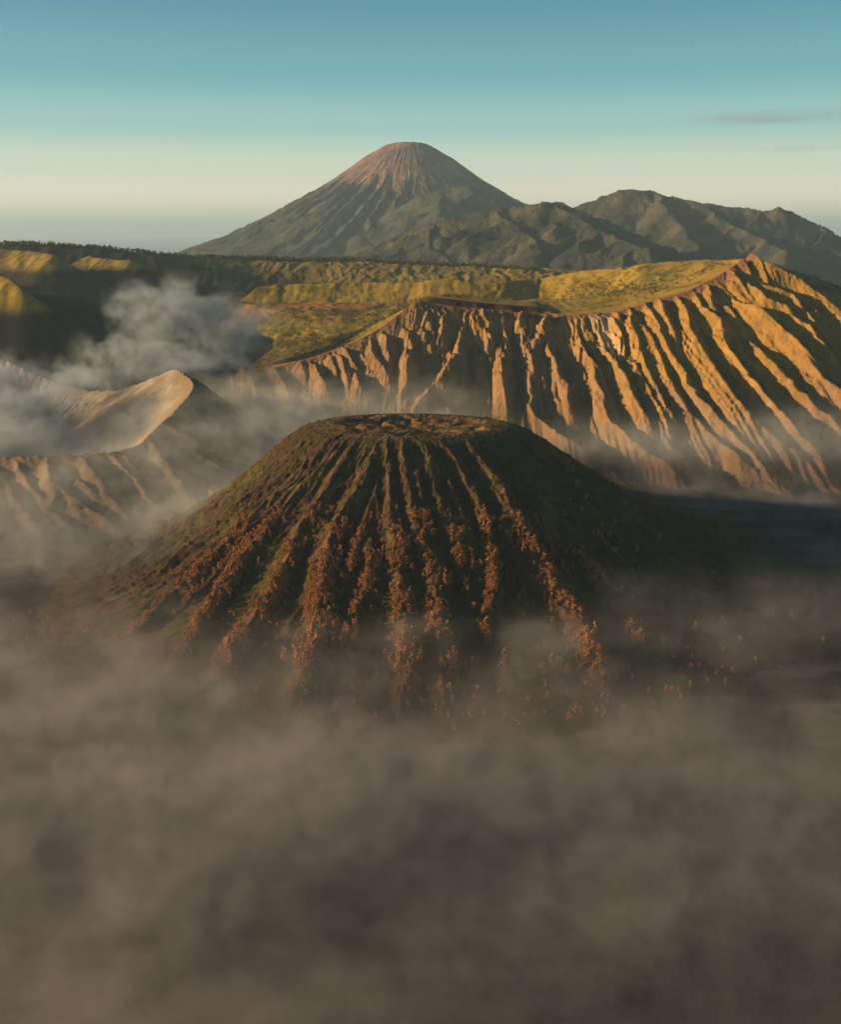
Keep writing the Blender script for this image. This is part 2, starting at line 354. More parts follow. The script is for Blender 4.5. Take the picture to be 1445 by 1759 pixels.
for A, rr, tt in lines:
    rr = np.maximum.accumulate(rr + np.arange(len(rr)) * 1e-3)
    tc_ = np.interp(rfl, rr, tt)
    amp = A * sstep(rr[0] - 25, rr[0] + 110, rfl) * (1 - sstep(rr[-1] - 60, rr[-1] + 90, rfl))
    dd = thc - tc_[:, None]; dd = (dd + np.pi) % (2 * np.pi) - np.pi
    ENVb = np.maximum(ENVb, .92 * amp[:, None] - 0.70 * np.abs(dd * rv + wpb))
arc = thc * 420
ribs = ridged(arc / 26 + .5 * fbm(X / 70, Y / 70, 2, 71), RR / 260, 3, 73)
wr = sstep(232, 300, rv) * sstep(1000, 760, rv)
HB = ENVb - 7 * sstep(240, 330, rv) * sstep(1100, 800, rv) + wr * (4.2 * ribs + 1.3 * fbm(X / 7, Y / 7, 2, 79) + 2.6 * fbm(X / 18, Y / 18, 3, 75))
# hummocky ground and shallow pits on the flat top
top = sstep(225, 190, rv + 12 * fbm(X / 60, Y / 60, 2, 81))
HB += top * (7 * fbm(X / 55, Y / 42, 3, 83) - 16 * sstep(.15, .6, fbm(X / 90, Y / 60, 2, 85)) ) - 8 * np.exp(-(((X - CX + 10) / 95) ** 2 + ((Y - CY - 20) / 100) ** 2))
HB += 1.6 * fbm(X / 9, Y / 9, 2, 87) * sstep(1200, 900, rv)
Zc = Zb + HB
olive = C3(.082, .062, .020); brown = C3(.085, .046, .026); rust = C3(.16, .066, .028); soil = C3(.21, .125, .065); dark = C3(.035, .030, .018); yel = C3(.17, .13, .03)
b1 = fbm(X / 120, Y / 120, 4, 101); b2 = fbm(X / 30, Y / 30, 4, 103); b3 = fbm(arc / 14, RR / 120, 3, 105)
full = lambda c, A=X: np.broadcast_to(c, A.shape + (3,))
cb = mixc(full(brown), full(olive), sstep(-.35, .3, b1 + .35 * b3 + .15 * (left - .2)))
crest = sstep(6, 15, ENVb)
cb = mixc(cb, full(soil), crest * sstep(.1, .9, b2 + .5 * b3) * .6)
cb = mixc(cb, full(dark), sstep(.2, .8, b2 - crest * .5) * .6)
cb = mixc(cb, full(yel), sstep(.25, .7, b1 + .4 * b2) * .5 * sstep(620, 500, rv) )
low = sstep(380, 560, rv)
cb = mixc(cb, full(rust), low * sstep(2, 14, ENVb) * sstep(-.6, .5, b2) * .55)
cb = mixc(cb, full(C3(.25, .14, .055)), top * sstep(-.3, .4, b2) * .8)
cb = mixc(cb, full(C3(.22, .13, .08)), sstep(200, 218, rv + 9 * b2) * sstep(248, 230, rv + 9 * b2) * .6 * sstep(-.4, .2, b2))
cb = mixc(cb, full(C3(.05, .045, .035)), sstep(850, 1050, rv + 60 * b1))
M_cone = terrain_mat('cone_ground', 26, 6, 2.0, .32)
grid_mesh('volcano_cone', np.stack([X, Y, Zc], -1), cb, M_cone, wrap=True, label='dark ribbed volcanic cone with a flat top, rising out of the fog')
CONE = (X, Y, Zc, thc, RR, ENVb)

# ------------------------------------------------------------------ the smoking crater on the left
KX, KY = -1500.0, 3650.0
rimpts = [(300, 632, 3640), (318, 645, 3560), (335, 660, 3480), (300, 705, 3300), (262, 740, 3190), (235, 770, 3110), (150, 780, 3050), (80, 783, 3035), (0, 786, 3050)]
rp = [at(*p) for p in rimpts] + [(-1600, 3050, 132), (-2000, 3150, 135), (-2350, 3450, 150), (-2450, 3800, 210), (-2250, 4150, 300), (-1950, 4330, 350)]
rp += [at(*p) for p in [(0, 618, 4290), (50, 640, 4200), (100, 662, 4090), (150, 672, 3980), (200, 672, 3870), (250, 655, 3750)]]
rp = np.array(rp); a_ = np.arctan2(rp[:, 1] - KY, rp[:, 0] - KX); r_ = np.hypot(rp[:, 1] - KY, rp[:, 0] - KX); o_ = np.argsort(a_)
a_, r_, z_ = a_[o_], r_[o_], rp[o_, 2]
NA2, NR2 = 900, 200
th = np.linspace(-np.pi, np.pi, NA2, endpoint=False)[None, :]
aa = np.concatenate([a_ - 2 * np.pi, a_, a_ + 2 * np.pi])
def per(v): 
    f = np.interp(th[0], aa, np.tile(v, 3)); k = np.hanning(25); k /= k.sum(); return np.convolve(np.pad(f, 24, mode='wrap'), k, 'same')[24:-24][None, :]
rr0 = per(r_); rz0 = per(z_)
q = np.concatenate([np.linspace(0.02, 0.97, 70), np.linspace(.975, 1.03, 16), np.linspace(1.04, 2.4, 114)])[:, None]
inside = q <= 1.0
Xc = KX + rr0 * q * np.cos(th); Yc = KY + rr0 * q * np.sin(th)
rm = np.where(q <= 1, rr0 * q, rr0 + (q - 1) * 480)
Xc = KX + rm * np.cos(th); Yc = KY + rm * np.sin(th)
out_d = np.maximum(rm - rr0, 0); in_d = np.maximum(rr0 - rm, 0)
zin = np.maximum(rz0 - 0.62 * in_d, 25 + 20 * q)
zout = rz0 * np.exp(-(out_d / 300.) ** 1.15) - 14 * sstep(350, 650, out_d)
Zk = np.where(inside, zin, zout)
rows = fbm(th * 60 + 0 * q, 0 * th + 3.3, 3, 131)
arc2 = th * 700 + .0 * q
g2 = ridged(arc2 / 26 + .5 * fbm(Xc / 50, Yc / 50, 2, 137), q * 4, 2, 139)
g1 = np.zeros_like(Xc); rq = random.Random(9); wv = 9 * fbm(Xc / 60, Yc / 60, 3, 133)
aq = -math.pi
while aq < math.pi:
    aq += rq.uniform(.03, .085); a1_ = rq.uniform(-.10, .10); A = rq.uniform(11, 27); s0 = rq.choice([0, 0, 40, 110]); s1 = rq.uniform(240, 430)
    cen = aq + a1_ * out_d / 300; dd = (th - cen + np.pi) % (2 * np.pi) - np.pi
    amp = A * sstep(s0 - 10, s0 + 70, out_d) * (1 - sstep(s1, s1 + 110, out_d)); g1 = np.maximum(g1, amp - .8 * np.abs(dd * rm + wv))
wo = sstep(0, 60, out_d) * sstep(620, 380, out_d)
Zk = Zk + (g1 - 7 * wo) + wo * 2.5 * g2 + sstep(0, 60, in_d) * (3.2 * g2 + 4 * fbm(Xc / 40, Yc / 40, 3, 141)) + 5.5 * rows * np.exp(-(in_d + out_d) / 22) + 1.5 * fbm(Xc / 14, Yc / 14, 2, 143)
n1 = fbm(Xc / 90, Yc / 90, 4, 151)
wallc = mixc(full(C3(.40, .32, .235), Xc), full(C3(.33, .25, .175), Xc), sstep(-.4, .5, n1))
wallc = mixc(wallc, full(C3(.30, .17, .06), Xc), sstep(70, 10, in_d) * sstep(-1.1, -.6, th) * sstep(.1, -.4, th) * .8)
outc = mixc(full(C3(.30, .20, .125), Xc), full(C3(.17, .11, .07), Xc), sstep(-.5, .5, n1))
ck = np.where(inside[..., None], wallc, outc)
ck = mixc(ck, full(C3(.10, .07, .05), Xc), sstep(400, 600, out_d))
M_crater = terrain_mat('crater_ash', 50, 8, 2.2, .18)
grid_mesh('volcano_crater', np.stack([Xc, Yc, Zk], -1), ck, M_crater, wrap=True, label='open pale ash crater filled with smoke, left of the dark cone')

# ------------------------------------------------------------------ plateau and old caldera wall behind
def tps_fit(P, z, lam):
    d = np.hypot(P[:, None, 0] - P[None, :, 0], P[:, None, 1] - P[None, :, 1])
    K = np.where(d > 0, d ** 2 * np.log(d + 1e-9), 0) + lam * np.eye(len(P))
    Q = np.hstack([np.ones((len(P), 1)), P]); n = len(P)
    A = np.zeros((n + 3, n + 3)); A[:n, :n] = K; A[:n, n:] = Q; A[n:, :n] = Q.T
    return np.linalg.solve(A, np.concatenate([z, np.zeros(3)]))
def tps_eval(w, P, X, Y):
    n = len(P); r = w[n] + w[n + 1] * X + w[n + 2] * Y
    for i in range(n):
        d2 = (X - P[i, 0]) ** 2 + (Y - P[i, 1]) ** 2; r = r + w[i] * 0.5 * d2 * np.log(d2 + 1e-12)
    return r
CTL = [(p[0], p[1], p[2]) for p in RIM[1::2]] 
CTL += [(1180, 451, 4850), (1240, 446, 4600), (1090, 458, 5050), (1000, 466, 5200), (930, 478, 5300), (900, 495, 4900), (950, 510, 4600), (1050, 505, 4450), (1100, 495, 4500), (1180, 475, 4450), (850, 515, 4500),
        (760, 505, 4600), (450, 491, 5250), (520, 488, 5250), (600, 487, 5250), (680, 486, 5200), (740, 483, 5200), (770, 479, 5200), (830, 486, 5150), (500, 520, 4950), (600, 517, 4900), (700, 512, 4750), (640, 530, 4650), (430, 538, 4800), (520, 540, 4650), (600, 545, 4500), (480, 590, 4450), (470, 615, 4350), (560, 590, 4330), (640, 558, 4330)]
CW = [at(*p) for p in CTL]
CW += [(-1300, 4500, 205), (-1700, 4700, 210), (-2000, 5000, 230), (-1200, 5200, 225), (-1700, 5500, 330), (-900, 4700, 215), (-800, 4400, 190), (-2600, 5200, 400), (-1300, 4200, 90), (-2000, 4300, 120), (-1500, 6100, 480), (-800, 5900, 420), (-2400, 6200, 560)]
CW += [at(*p) for p in [(0, 424, 6900), (100, 425, 6900), (180, 432, 6950), (290, 444, 7100), (400, 447, 7400), (500, 448, 7500), (600, 450, 7500), (700, 455, 7400), (800, 460, 7300), (900, 468, 7100), (50, 440, 6300), (200, 450, 6300), (25, 472, 5500), (45, 500, 5300)]]
CW += [(-1000, 6700, 430), (0, 6600, 430), (600, 6300, 430), (-400, 6100, 410), (300, 5900, 440), (0, 5650, 450), (-600, 5700, 420), (1500, 5900, 470), (2500, 5800, 330), (1800, 5300, 480), (3500, 6500, 330), (2500, 4950, 380), (3300, 5300, 280), (2000, 4750, 460), (2900, 5900, 300), (0, 8800, 420), (-2500, 8800, 420), (2500, 8800, 380), (-4500, 7000, 600), (4500, 8500, 380), (-4500, 9000, 450)]
CW = np.array(CW)
wts = tps_fit(CW[:, :2] / 1000, CW[:, 2], .0008)
gx = np.linspace(-1, 1, 760); gx = 2300 * gx + 2200 * gx ** 3
gy = np.concatenate([np.linspace(3950, 5600, 330), np.linspace(5606, 7700, 190), np.linspace(7720, 9200, 30)])
GX, GY = np.meshgrid(gx, gy)
wx = GX + 14 * fbm(GX / 160, GY / 160, 3, 205); wy = GY + 14 * fbm(GX / 160 + 9, GY / 160, 3, 207)
H = tps_eval(wts, CW[:, :2] / 1000, wx / 1000, wy / 1000)
hpx, hpy = pix(GX, GY, H)
# terrace scarps: flatten below and steepen at ridge lines
H += 8 * fbm(GX / 300, GY / 300, 4, 209) * sstep(4250, 4600, GY)
capy = np.interp(GY, [4400, 4750, 5060, 5250, 6600, 6900], [420, 432, 438, 445, 430, 440])
capw = sstep(1000, 700, GX) * sstep(4500, 4750, GY) * sstep(6900, 6700, GY)
H = np.where(capw > 0, H * (1 - capw) + np.minimum(H, capy + 4 * fbm(GX / 200, GY / 200, 3, 208)) * capw, H)
def draw_ridge(pts, A, w, fl=.55):
    P = np.array([at(*p) if p[1] < 1500 else p for p in pts]); e = np.full(GX.shape, -1e9)
    for a, b in zip(P[:-1], P[1:]):
        d = b - a; L2 = d[0] ** 2 + d[1] ** 2; t = np.clip(((wx - a[0]) * d[0] + (wy - a[1]) * d[1]) / L2, 0, 1)
        dd = np.hypot(wx - a[0] - t * d[0], wy - a[1] - t * d[1]); e = np.maximum(e, a[2] + t * d[2] - fl * dd)
    return e
rg = draw_ridge([(445, 494, 5230), (480, 488, 5230), (600, 487, 5230), (700, 486, 5200), (735, 483, 5180), (770, 478, 5180), (800, 484, 5160), (850, 487, 5150), (925, 479, 5280), (1000, 466, 5200), (1090, 458, 5050), (1180, 451, 4850), (1240, 446, 4600), (1287, 444, 4280)], 0, 0, .62)
H = np.maximum(H, rg)
wall = draw_ridge([at(-300, 420, 7000), at(0, 423, 6900), at(100, 425, 6900), at(180, 432, 6950), at(290, 443, 7100), at(400, 446, 7400), at(500, 448, 7500), at(600, 447, 7500), at(700, 454, 7400), at(800, 458, 7300), at(900, 466, 7100), at(1100, 480, 7000)], 0, 0, .55)
wall += 10 * ridged(GX / 170, GY / 600, 2, 215) * sstep(7400, 6900, GY)
H = np.maximum(H, wall)
spur1 = draw_ridge([at(-250, 405, 6700), at(0, 430, 6350), at(60, 433, 6150), at(90, 438, 6000), at(112, 470, 5900)], 0, 0, .6)
spur2 = draw_ridge([at(150, 440, 6650), at(180, 446, 6450), at(228, 449, 6250), at(250, 480, 6100)], 0, 0, .6)
spur3 = draw_ridge([at(-330, 430, 5300), at(-90, 462, 4700), at(-20, 470, 4560), at(20, 478, 4480), at(40, 500, 4400)], 0, 0, 1.0)
H = np.maximum(np.maximum(H, spur1), np.maximum(spur2, spur3))
rid = ridged(GX / 110 + .4 * fbm(GX / 260, GY / 260, 2, 211), GY / 330, 3, 213)
H += 3.5 * rid * sstep(4300, 4500, GY) + 5 * sstep(5700, 6300, GY) * ridged(GX / 85 + .5 * fbm(GX / 300, GY / 300, 2, 212), GY / 900, 2, 214) + 1.5 * fbm(GX / 30, GY / 30, 3, 217) * sstep(4150, 4300, GY)
# tuck under the rim of the gullied slope
ry = np.interp(GX, RIMX, RIMY); rz = np.interp(GX, RIMX, RIMZ)
dr = GY - ry
# a small shaded scarp just behind the middle of the rim
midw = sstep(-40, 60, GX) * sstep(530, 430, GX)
stepb = 24 * midw * sstep(22, 34, dr + 6 * fbm(GX / 60, GY / 60, 2, 216)) * sstep(400, 120, dr)
H = H * sstep(0, 60, dr) + (rz + 2.5) * (1 - sstep(0, 60, dr)) + stepb
H = np.where(dr < 0, np.minimum(H, rz) - 3.0 + dr * 1.6, H)
H = np.where(GX < RIMX[0] + 10, H * sstep(4150, 4420, GY) - 10 * (GY < 4200), H)
px_, py_ = pix(GX, GY, H)
a1 = fbm(GX / 220, GY / 220, 4, 221); a2 = fbm(GX / 45, GY / 45, 4, 223)
gold = C3(.35, .235, .036); green = C3(.14, .135, .022); drk = C3(.035, .04, .018); redd = C3(.36, .17, .07)
cp = mixc(full(gold, GX), full(green, GX), sstep(.0, .8, a1 + .6 * a2))
cp = mixc(cp, full(C3(.19, .15, .028), GX), sstep(5500, 5900, GY) * (.55 + .35 * sstep(-.4, .4, fbm(GX / 120, GY / 500, 4, 229))))
lowg = sstep(600, 300, px_ + 0) * 0 + sstep(-100, -500, GX) * sstep(5000, 4700, GY)
cp = mixc(cp, full(green * .9, GX), lowg * sstep(-.6, .2, a2) * .75)
zd = sstep(150, -50, GX) * sstep(4800, 4720, GY + 20 * a2)
cp = mixc(cp, full(C3(.15, .125, .025), GX), zd * sstep(90, 170, dr + 30 * a2) * sstep(-.8, .0, a2))
cp = mixc(cp, full(C3(.42, .19, .06), GX), sstep(4700, 4760, GY + 25 * a2) * sstep(5080, 5020, GY + 30 * a1) * sstep(500, 300, GX) * .8)
cp = mixc(cp, full(drk, GX), sstep(.45, .8, a2) * .4)
cp = mixc(cp, full(redd, GX), np.exp(-((dr - 10) / 30) ** 2) * .8)
cp = mixc(cp, full(redd, GX), sstep(.1, .5, fbm(GX / 160, GY / 40, 3, 227)) * .35)
cp = mixc(cp, full(C3(.05, .03, .022), GX), midw * sstep(14, 24, dr) * sstep(48, 36, dr))  # shadow line of the scarp painted in as a dark strip
spg = np.maximum(np.maximum(spur1, spur2), spur3); onspur = sstep(-8, 6, spg - (H - 6)) * np.where(GY > 5700, sstep(540, 585, H + 12 * a2), sstep(430, 475, H + 12 * a2))
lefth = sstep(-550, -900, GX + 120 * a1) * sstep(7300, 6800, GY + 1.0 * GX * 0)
cp = mixc(cp, full(C3(.017, .019, .014), GX), lefth * (1 - onspur) * .92)  # dark forest on the left, pushed near-black to paint in the shade
cp = mixc(cp, full(C3(.38, .25, .03), GX), onspur * .8 * sstep(.5, -.2, a2))  # golden grass limited to the spur tops, painting their sunlit patches
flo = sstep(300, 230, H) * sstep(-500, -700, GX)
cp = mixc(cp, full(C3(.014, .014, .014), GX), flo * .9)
tg = np.exp(-(np.clip(np.abs(H - rg) - 2, 0, None) / 10) ** 2) * sstep(5400, 5200, GY) * sstep(-900, -700, GX)
cp = mixc(cp, full(C3(.40, .265, .035), GX), tg * .55 * sstep(-.5, .3, a1 + .4 * a2))
cp = mixc(cp, full(C3(.04, .04, .025), GX), sstep(1550, 1750, GX) * sstep(4450, 4600, GY))  # shadow behind the right peak painted into the ground colour
M_plat = terrain_mat('grass_slopes', 40, 10, .9, .20)
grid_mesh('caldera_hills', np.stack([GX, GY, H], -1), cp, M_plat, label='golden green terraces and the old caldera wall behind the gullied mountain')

# ------------------------------------------------------------------ ridge networks (far ranges, side walls)
def spurs(crest, step, length, drop, rnd, depth=1, sides=(-1, 1), meander=.25):
    """side spurs that leave a crest and run down, each with its own smaller spurs"""
    out = []; C = np.array(crest, float)
    seg = np.hypot(*np.diff(C[:, :2], axis=0).T); cum = np.concatenate([[0], np.cumsum(seg)])
    u = step * .4
    while u < cum[-1]:
        for sd in sides:
            uu = min(u + rnd.uniform(-.3, .3) * step, cum[-1]); uu = max(uu, 0)
            p = np.array([np.interp(uu, cum, C[:, c]) for c in range(3)])
            e = 5.0; p2 = np.array([np.interp(min(uu + e, cum[-1]), cum, C[:, c]) for c in range(3)]); p1 = np.array([np.interp(max(uu - e, 0), cum, C[:, c]) for c in range(3)])
            d = (p2 - p1)[:2]; d /= np.linalg.norm(d) + 1e-9; nrm = np.array([-d[1], d[0]]) * sd
            ang = rnd.uniform(-.1, .5); dirv = nrm * math.cos(ang) + d * math.sin(ang)
            L = length * rnd.uniform(.6, 1.25); pts = [p]
            k = 6; g = drop * rnd.uniform(.8, 1.2)
            for i in range(k):
                a = rnd.uniform(-meander, meander); dirv = np.array([dirv[0] * math.cos(a) - dirv[1] * math.sin(a), dirv[0] * math.sin(a) + dirv[1] * math.cos(a)])
                q = pts[-1].copy(); q[:2] += dirv * L / k; q[2] -= g * L / k * (1.15 - .1 * i); pts.append(q)
            out.append(pts)
            if depth > 1: out += spurs(pts, step * .45, length * .38, drop * 1.25, rnd, depth - 1, (-1, 1), meander)
        u += step
    return out
def envelope(X, Y, lines, slope):
    e = np.full(X.shape, -1e9)
    for P in lines:
        P = np.asarray(P, float)
        for a, b in zip(P[:-1], P[1:]):
            d = b - a; L2 = max(d[0] ** 2 + d[1] ** 2, 1e-6)
            t = np.clip(((X - a[0]) * d[0] + (Y - a[1]) * d[1]) / L2, 0, 1)
            dd = np.sqrt((X - a[0] - t * d[0]) ** 2 + (Y - a[1] - t * d[1]) ** 2)
            e = np.maximum(e, a[2] + t * d[2] - slope * dd)
    return e
def forest_noise(X, Y, s, a, seed):
    return a * np.abs(noise2(X / s, Y / s, seed)) + a * .6 * np.abs(noise2(X / (s * .5), Y / (s * .5), seed + 1))

M_far = terrain_mat('forest_slopes', 260, 30, 26, .35)
# front wooded range (Y about 12 km)
rnd = random.Random(5)
main = [at(*p) for p in [(560, 470, 12800), (640, 425, 12600), (700, 398, 12400), (770, 376, 12200), (850, 360, 12000), (905, 354, 11950), (935, 347, 11900), (962, 347, 11900), (1000, 365, 11800), (1050, 383, 11700), (1100, 405, 11600), (1130, 432, 11500), (1180, 465, 11200)]]
ls = [main] + spurs(main, 620, 1700, .30, rnd, 2, (1, -1))
FX, FY = np.meshgrid(np.linspace(-1700, 3700, 470), np.linspace(9600, 13600, 260))
qx = FX + 60 * fbm(FX / 400, FY / 400, 3, 301); qy = FY + 60 * fbm(FX / 400 + 5, FY / 400, 3, 303)
HF = np.maximum(envelope(qx, qy, ls, .74), 250) + 14 * fbm(FX / 150, FY / 150, 4, 305) + forest_noise(FX, FY, 26, 13, 307)
f1 = fbm(FX / 400, FY / 400, 4, 309)
cf = mixc(full(C3(.046, .050, .034), FX), full(C3(.10, .095, .050), FX), sstep(-.3, .5, f1))
grid_mesh('wooded_range', np.stack([FX, FY, HF], -1), cf, M_far, label='wooded dark green ridges at the foot of the tall far volcano')
# right range (Y about 14-15 km)
main = [at(*p) for p in [(900, 400, 15500), (985, 356, 15200), (1040, 336, 15000), (1078, 325, 14900), (1118, 327, 14800), (1150, 336, 14700), (1180, 345, 14500), (1230, 351, 14300), (1290, 360, 14100), (1325, 361, 14000), (1341, 355, 13950), (1365, 368, 13900), (1410, 390, 13800), (1450, 412, 13700), (1530, 440, 13500), (1700, 470, 13200)]]
rnd = random.Random(11)
ls = [main] + spurs(main, 750, 2100, .33, rnd, 2, (1, -1))
ls.append([at(1130, 330, 14750), at(1150, 365, 13800), at(1180, 400, 13000), at(1210, 440, 12200)])
FX, FY = np.meshgrid(np.linspace(900, 8200, 520), np.linspace(10600, 16400, 250))
qx = FX + 70 * fbm(FX / 450, FY / 450, 3, 321); qy = FY + 70 * fbm(FX / 450 + 5, FY / 450, 3, 323)
HF = np.maximum(envelope(qx, qy, ls, .72), 200) + 15 * fbm(FX / 170, FY / 170, 4, 325) + forest_noise(FX, FY, 32, 16, 327)
f1 = fbm(FX / 450, FY / 450, 4, 329)
cf = mixc(full(C3(.046, .050, .034), FX), full(C3(.105, .098, .050), FX), sstep(-.3, .5, f1))
grid_mesh('forested_hills', np.stack([FX, FY, HF], -1), cf, M_far, label='long forested hills right of the tall far volcano')
# shoulder ridge in front of the far volcano (17 km)
main = [at(*p) for p in [(600, 405, 17500), (680, 360, 17400), (730, 333, 17300), (765, 322, 17200), (800, 321, 17100), (845, 333, 17000), (890, 352, 16900), (960, 385, 16800), (1040, 430, 16500)]]
rnd = random.Random(3)
ls = [main] + spurs(main, 600, 1500, .42, rnd, 2, (-1, 1))
FX, FY = np.meshgrid(np.linspace(-1900, 3900, 360), np.linspace(14200, 18600, 170))
qx = FX + 60 * fbm(FX / 400, FY / 400, 3, 341); qy = FY + 60 * fbm(FX / 400 + 5, FY / 400, 3, 343)
HF = np.maximum(envelope(qx, qy, ls, .74), 150) + 14 * fbm(FX / 170, FY / 170, 4, 345) + forest_noise(FX, FY, 34, 15, 347)
cf = mixc(full(C3(.046, .050, .036), FX), full(C3(.095, .092, .055), FX), sstep(-.3, .5, fbm(FX / 450, FY / 450, 4, 349)))
grid_mesh('shoulder_ridge', np.stack([FX, FY, HF], -1), cf, M_far, label='low craggy green shoulder in front of the tall far volcano')

# ------------------------------------------------------------------ the tall far volcano (20 km)
VX, VY = at(700, 247, 20000)[0], 20000.0
th = np.linspace(0, 2 * np.pi, 720, endpoint=False)[None, :]
vr = np.concatenate([np.linspace(5, 420, 20), np.linspace(440, 3000, 120), np.linspace(3040, 7500, 70)])[:, None]
PVL = np.array([[0, 2258], [160, 2252], [300, 2236], [430, 2190], [700, 2040], [1100, 1765], [1600, 1440], [2400, 1000], [3300, 590], [4200, 300], [5600, 60], [7500, -250]])
PVR = np.array([[0, 2258], [160, 2254], [300, 2240], [430, 2192], [870, 1930], [1350, 1590], [1890, 1260], [2200, 1110], [3000, 700], [4000, 300], [5500, 0], [7500, -250]])
zl = np.interp(vr, PVL[:, 0], PVL[:, 1]); zr = np.interp(vr, PVR[:, 0], PVR[:, 1])
wgt = .5 + .5 * np.cos(th); ZV = zl * (1 - wgt) + zr * wgt
XV = VX + vr * np.cos(th); YV = VY + vr * np.sin(th)
av = th * 1600
rr1 = ridged(av / 190 + .35 * fbm(XV / 500, YV / 500, 2, 401), vr / 2600, 2, 403); rr2 = ridged(av / 30, vr / 1200, 2, 405)
up = sstep(1300, 700, vr); mid = sstep(1000, 1900, vr)
ZV = ZV + sstep(430, 800, vr) * 9 * rr2 * (1 - .3 * mid) + (.12 * sstep(500, 1000, vr) + .88 * mid) * 62 * (rr1 - .6) + 14 * mid * fbm(XV / 160, YV / 160, 4, 407) + mid * forest_noise(XV, YV, 60, 24, 409)
ZV += 12 * fbm(XV / 120, YV / 120, 3, 411) * sstep(900, 200, vr)
vn = fbm(XV / 300, YV / 300, 4, 413) + .7 * fbm(av / 90, vr / 900, 3, 415)
bare = sstep(1650, 1250, vr + 240 * vn)
cv = mixc(mixc(full(C3(.055, .060, .038), XV), full(C3(.09, .09, .045), XV), sstep(-.4, .4, vn)), mixc(full(C3(.34, .19, .13), XV), full(C3(.20, .13, .10), XV), sstep(-.5, .5, vn)), bare)
grid_mesh('tall_volcano', np.stack([XV, YV, ZV], -1), cv, terrain_mat('far_volcano_ground', 240, 60, 16, .22), wrap=True, label='tall steep volcano with a bare brown summit, farthest mountain')

# ------------------------------------------------------------------ caldera walls to the left of the view (they shade the plain)
rnd = random.Random(21)
nearw = [(-1300, -2300, 520), (-1900, -1500, 560), (-2060, -900, 500), (-2120, -200, 430), (-2300, 400, 330), (-2500, 850, 200), (-2600, 1150, 60)]
farw = [(-3100, 3100, 100), (-3250, 3500, 250), (-3350, 3900, 440), (-3400, 4300, 560), (-3450, 4700, 660), (-3500, 5000, 830), (-3600, 5500, 890), (-3750, 6000, 800), (-3900, 6400, 700), (-4100, 7000, 640)]
ls = [nearw] + spurs(nearw, 420, 750, .42, rnd, 2) + [farw] + spurs(farw, 420, 750, .45, rnd, 2)
FX, FY = np.meshgrid(np.linspace(-5000, -900, 270), np.linspace(-2800, 7400, 560))
qx = FX + 35 * fbm(FX / 250, FY / 250, 3, 501); qy = FY + 35 * fbm(FX / 250 + 5, FY / 250, 3, 503)
HF = envelope(qx, qy, ls, .80) + 8 * fbm(FX / 90, FY / 90, 4, 505)
HF = np.maximum(HF, -30)
cf = mixc(full(C3(.11, .10, .028), FX), full(C3(.26, .19, .04), FX), sstep(-.3, .5, fbm(FX / 200, FY / 200, 4, 509)))
grid_mesh('caldera_wall', np.stack([FX, FY, HF], -1), cf, terrain_mat('wall_ground', 60, 12, 4, .25), label='grassy caldera wall left of the plain')

# ------------------------------------------------------------------ ground: ash plain inside the caldera, lowlands to the horizon
FX, FY = np.meshgrid(np.linspace(-5200, 5200, 420), np.linspace(-3000, 9200, 480))
hz = 2.5 * fbm(FX / 260, FY / 260, 4, 601) + 1.5 * ridged(FX / 90 + .01 * FY, FY / 300, 3, 603)
fl = fbm(FX / 300, FY / 110, 5, 605)
cf = mixc(full(C3(.040, .036, .034), FX), full(C3(.12, .10, .085), FX), sstep(-.1, .7, fl))
grid_mesh('ash_plain', np.stack([FX, FY, hz], -1), cf, terrain_mat('ash_ground', 90, 14, 1.2, .35), label='dark volcanic ash plain between the mountains')
k = np.concatenate([-np.geomspace(260000, 5000, 60), np.linspace(-4900, 4900, 30), np.geomspace(5000, 260000, 60)])
FX, FY = np.meshgrid(k, k)
hz = -120 - 500 * sstep(15000, 42000, np.hypot(FX, FY - 8000)) + 0 * FX
hz -= 420 * sstep(-2500, -9000, FX) * sstep(9000, 14000, FY)
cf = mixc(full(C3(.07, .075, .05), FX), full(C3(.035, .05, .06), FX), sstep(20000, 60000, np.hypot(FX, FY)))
grid_mesh('lowland', np.stack([FX, FY, hz], -1), cf, terrain_mat('lowland_ground', 3000, 400, 1, .2), label='hazy lowland reaching the horizon')

# ------------------------------------------------------------------ air
def vol_mat(name, color, density, aniso, attr=True):
    m = bpy.data.materials.new(name); m.use_nodes = True
    N, L = m.node_tree.nodes, m.node_tree.links
    for n in list(N): N.remove(n)
    o = N.new('ShaderNodeOutputMaterial'); p = N.new('ShaderNodeVolumePrincipled')
    p.inputs['Color'].default_value = (*color, 1); p.inputs['Density'].default_value = density; p.inputs['Anisotropy'].default_value = aniso
    p.inputs['Density Attribute'].default_value = 'density' if attr else ''
    L.new(p.outputs[0], o.inputs['Volume']); return m
def box_object(name, lo, hi, mat):
    x0, y0, z0 = lo; x1, y1, z1 = hi
    v = [(x0, y0, z0), (x1, y0, z0), (x1, y1, z0), (x0, y1, z0), (x0, y0, z1), (x1, y0, z1), (x1, y1, z1), (x0, y1, z1)]
    f = [(0, 3, 2, 1), (4, 5, 6, 7), (0, 1, 5, 4), (1, 2, 6, 5), (2, 3, 7, 6), (3, 0, 4, 7)]
    me = bpy.data.meshes.new(name); me.from_pydata(v, [], f); me.materials.append(mat)
    o = bpy.data.objects.new(name, me); COL.objects.link(o); return o
HAZE = 1.5e-5
hz_ = box_object('haze', (-262000, -262000, -1100), (262000, 262000, 2420), vol_mat('haze_air', (.58, .80, 1.0), HAZE, .1, False))
tag(hz_, 'stuff', 'thin blue morning haze over the whole landscape')

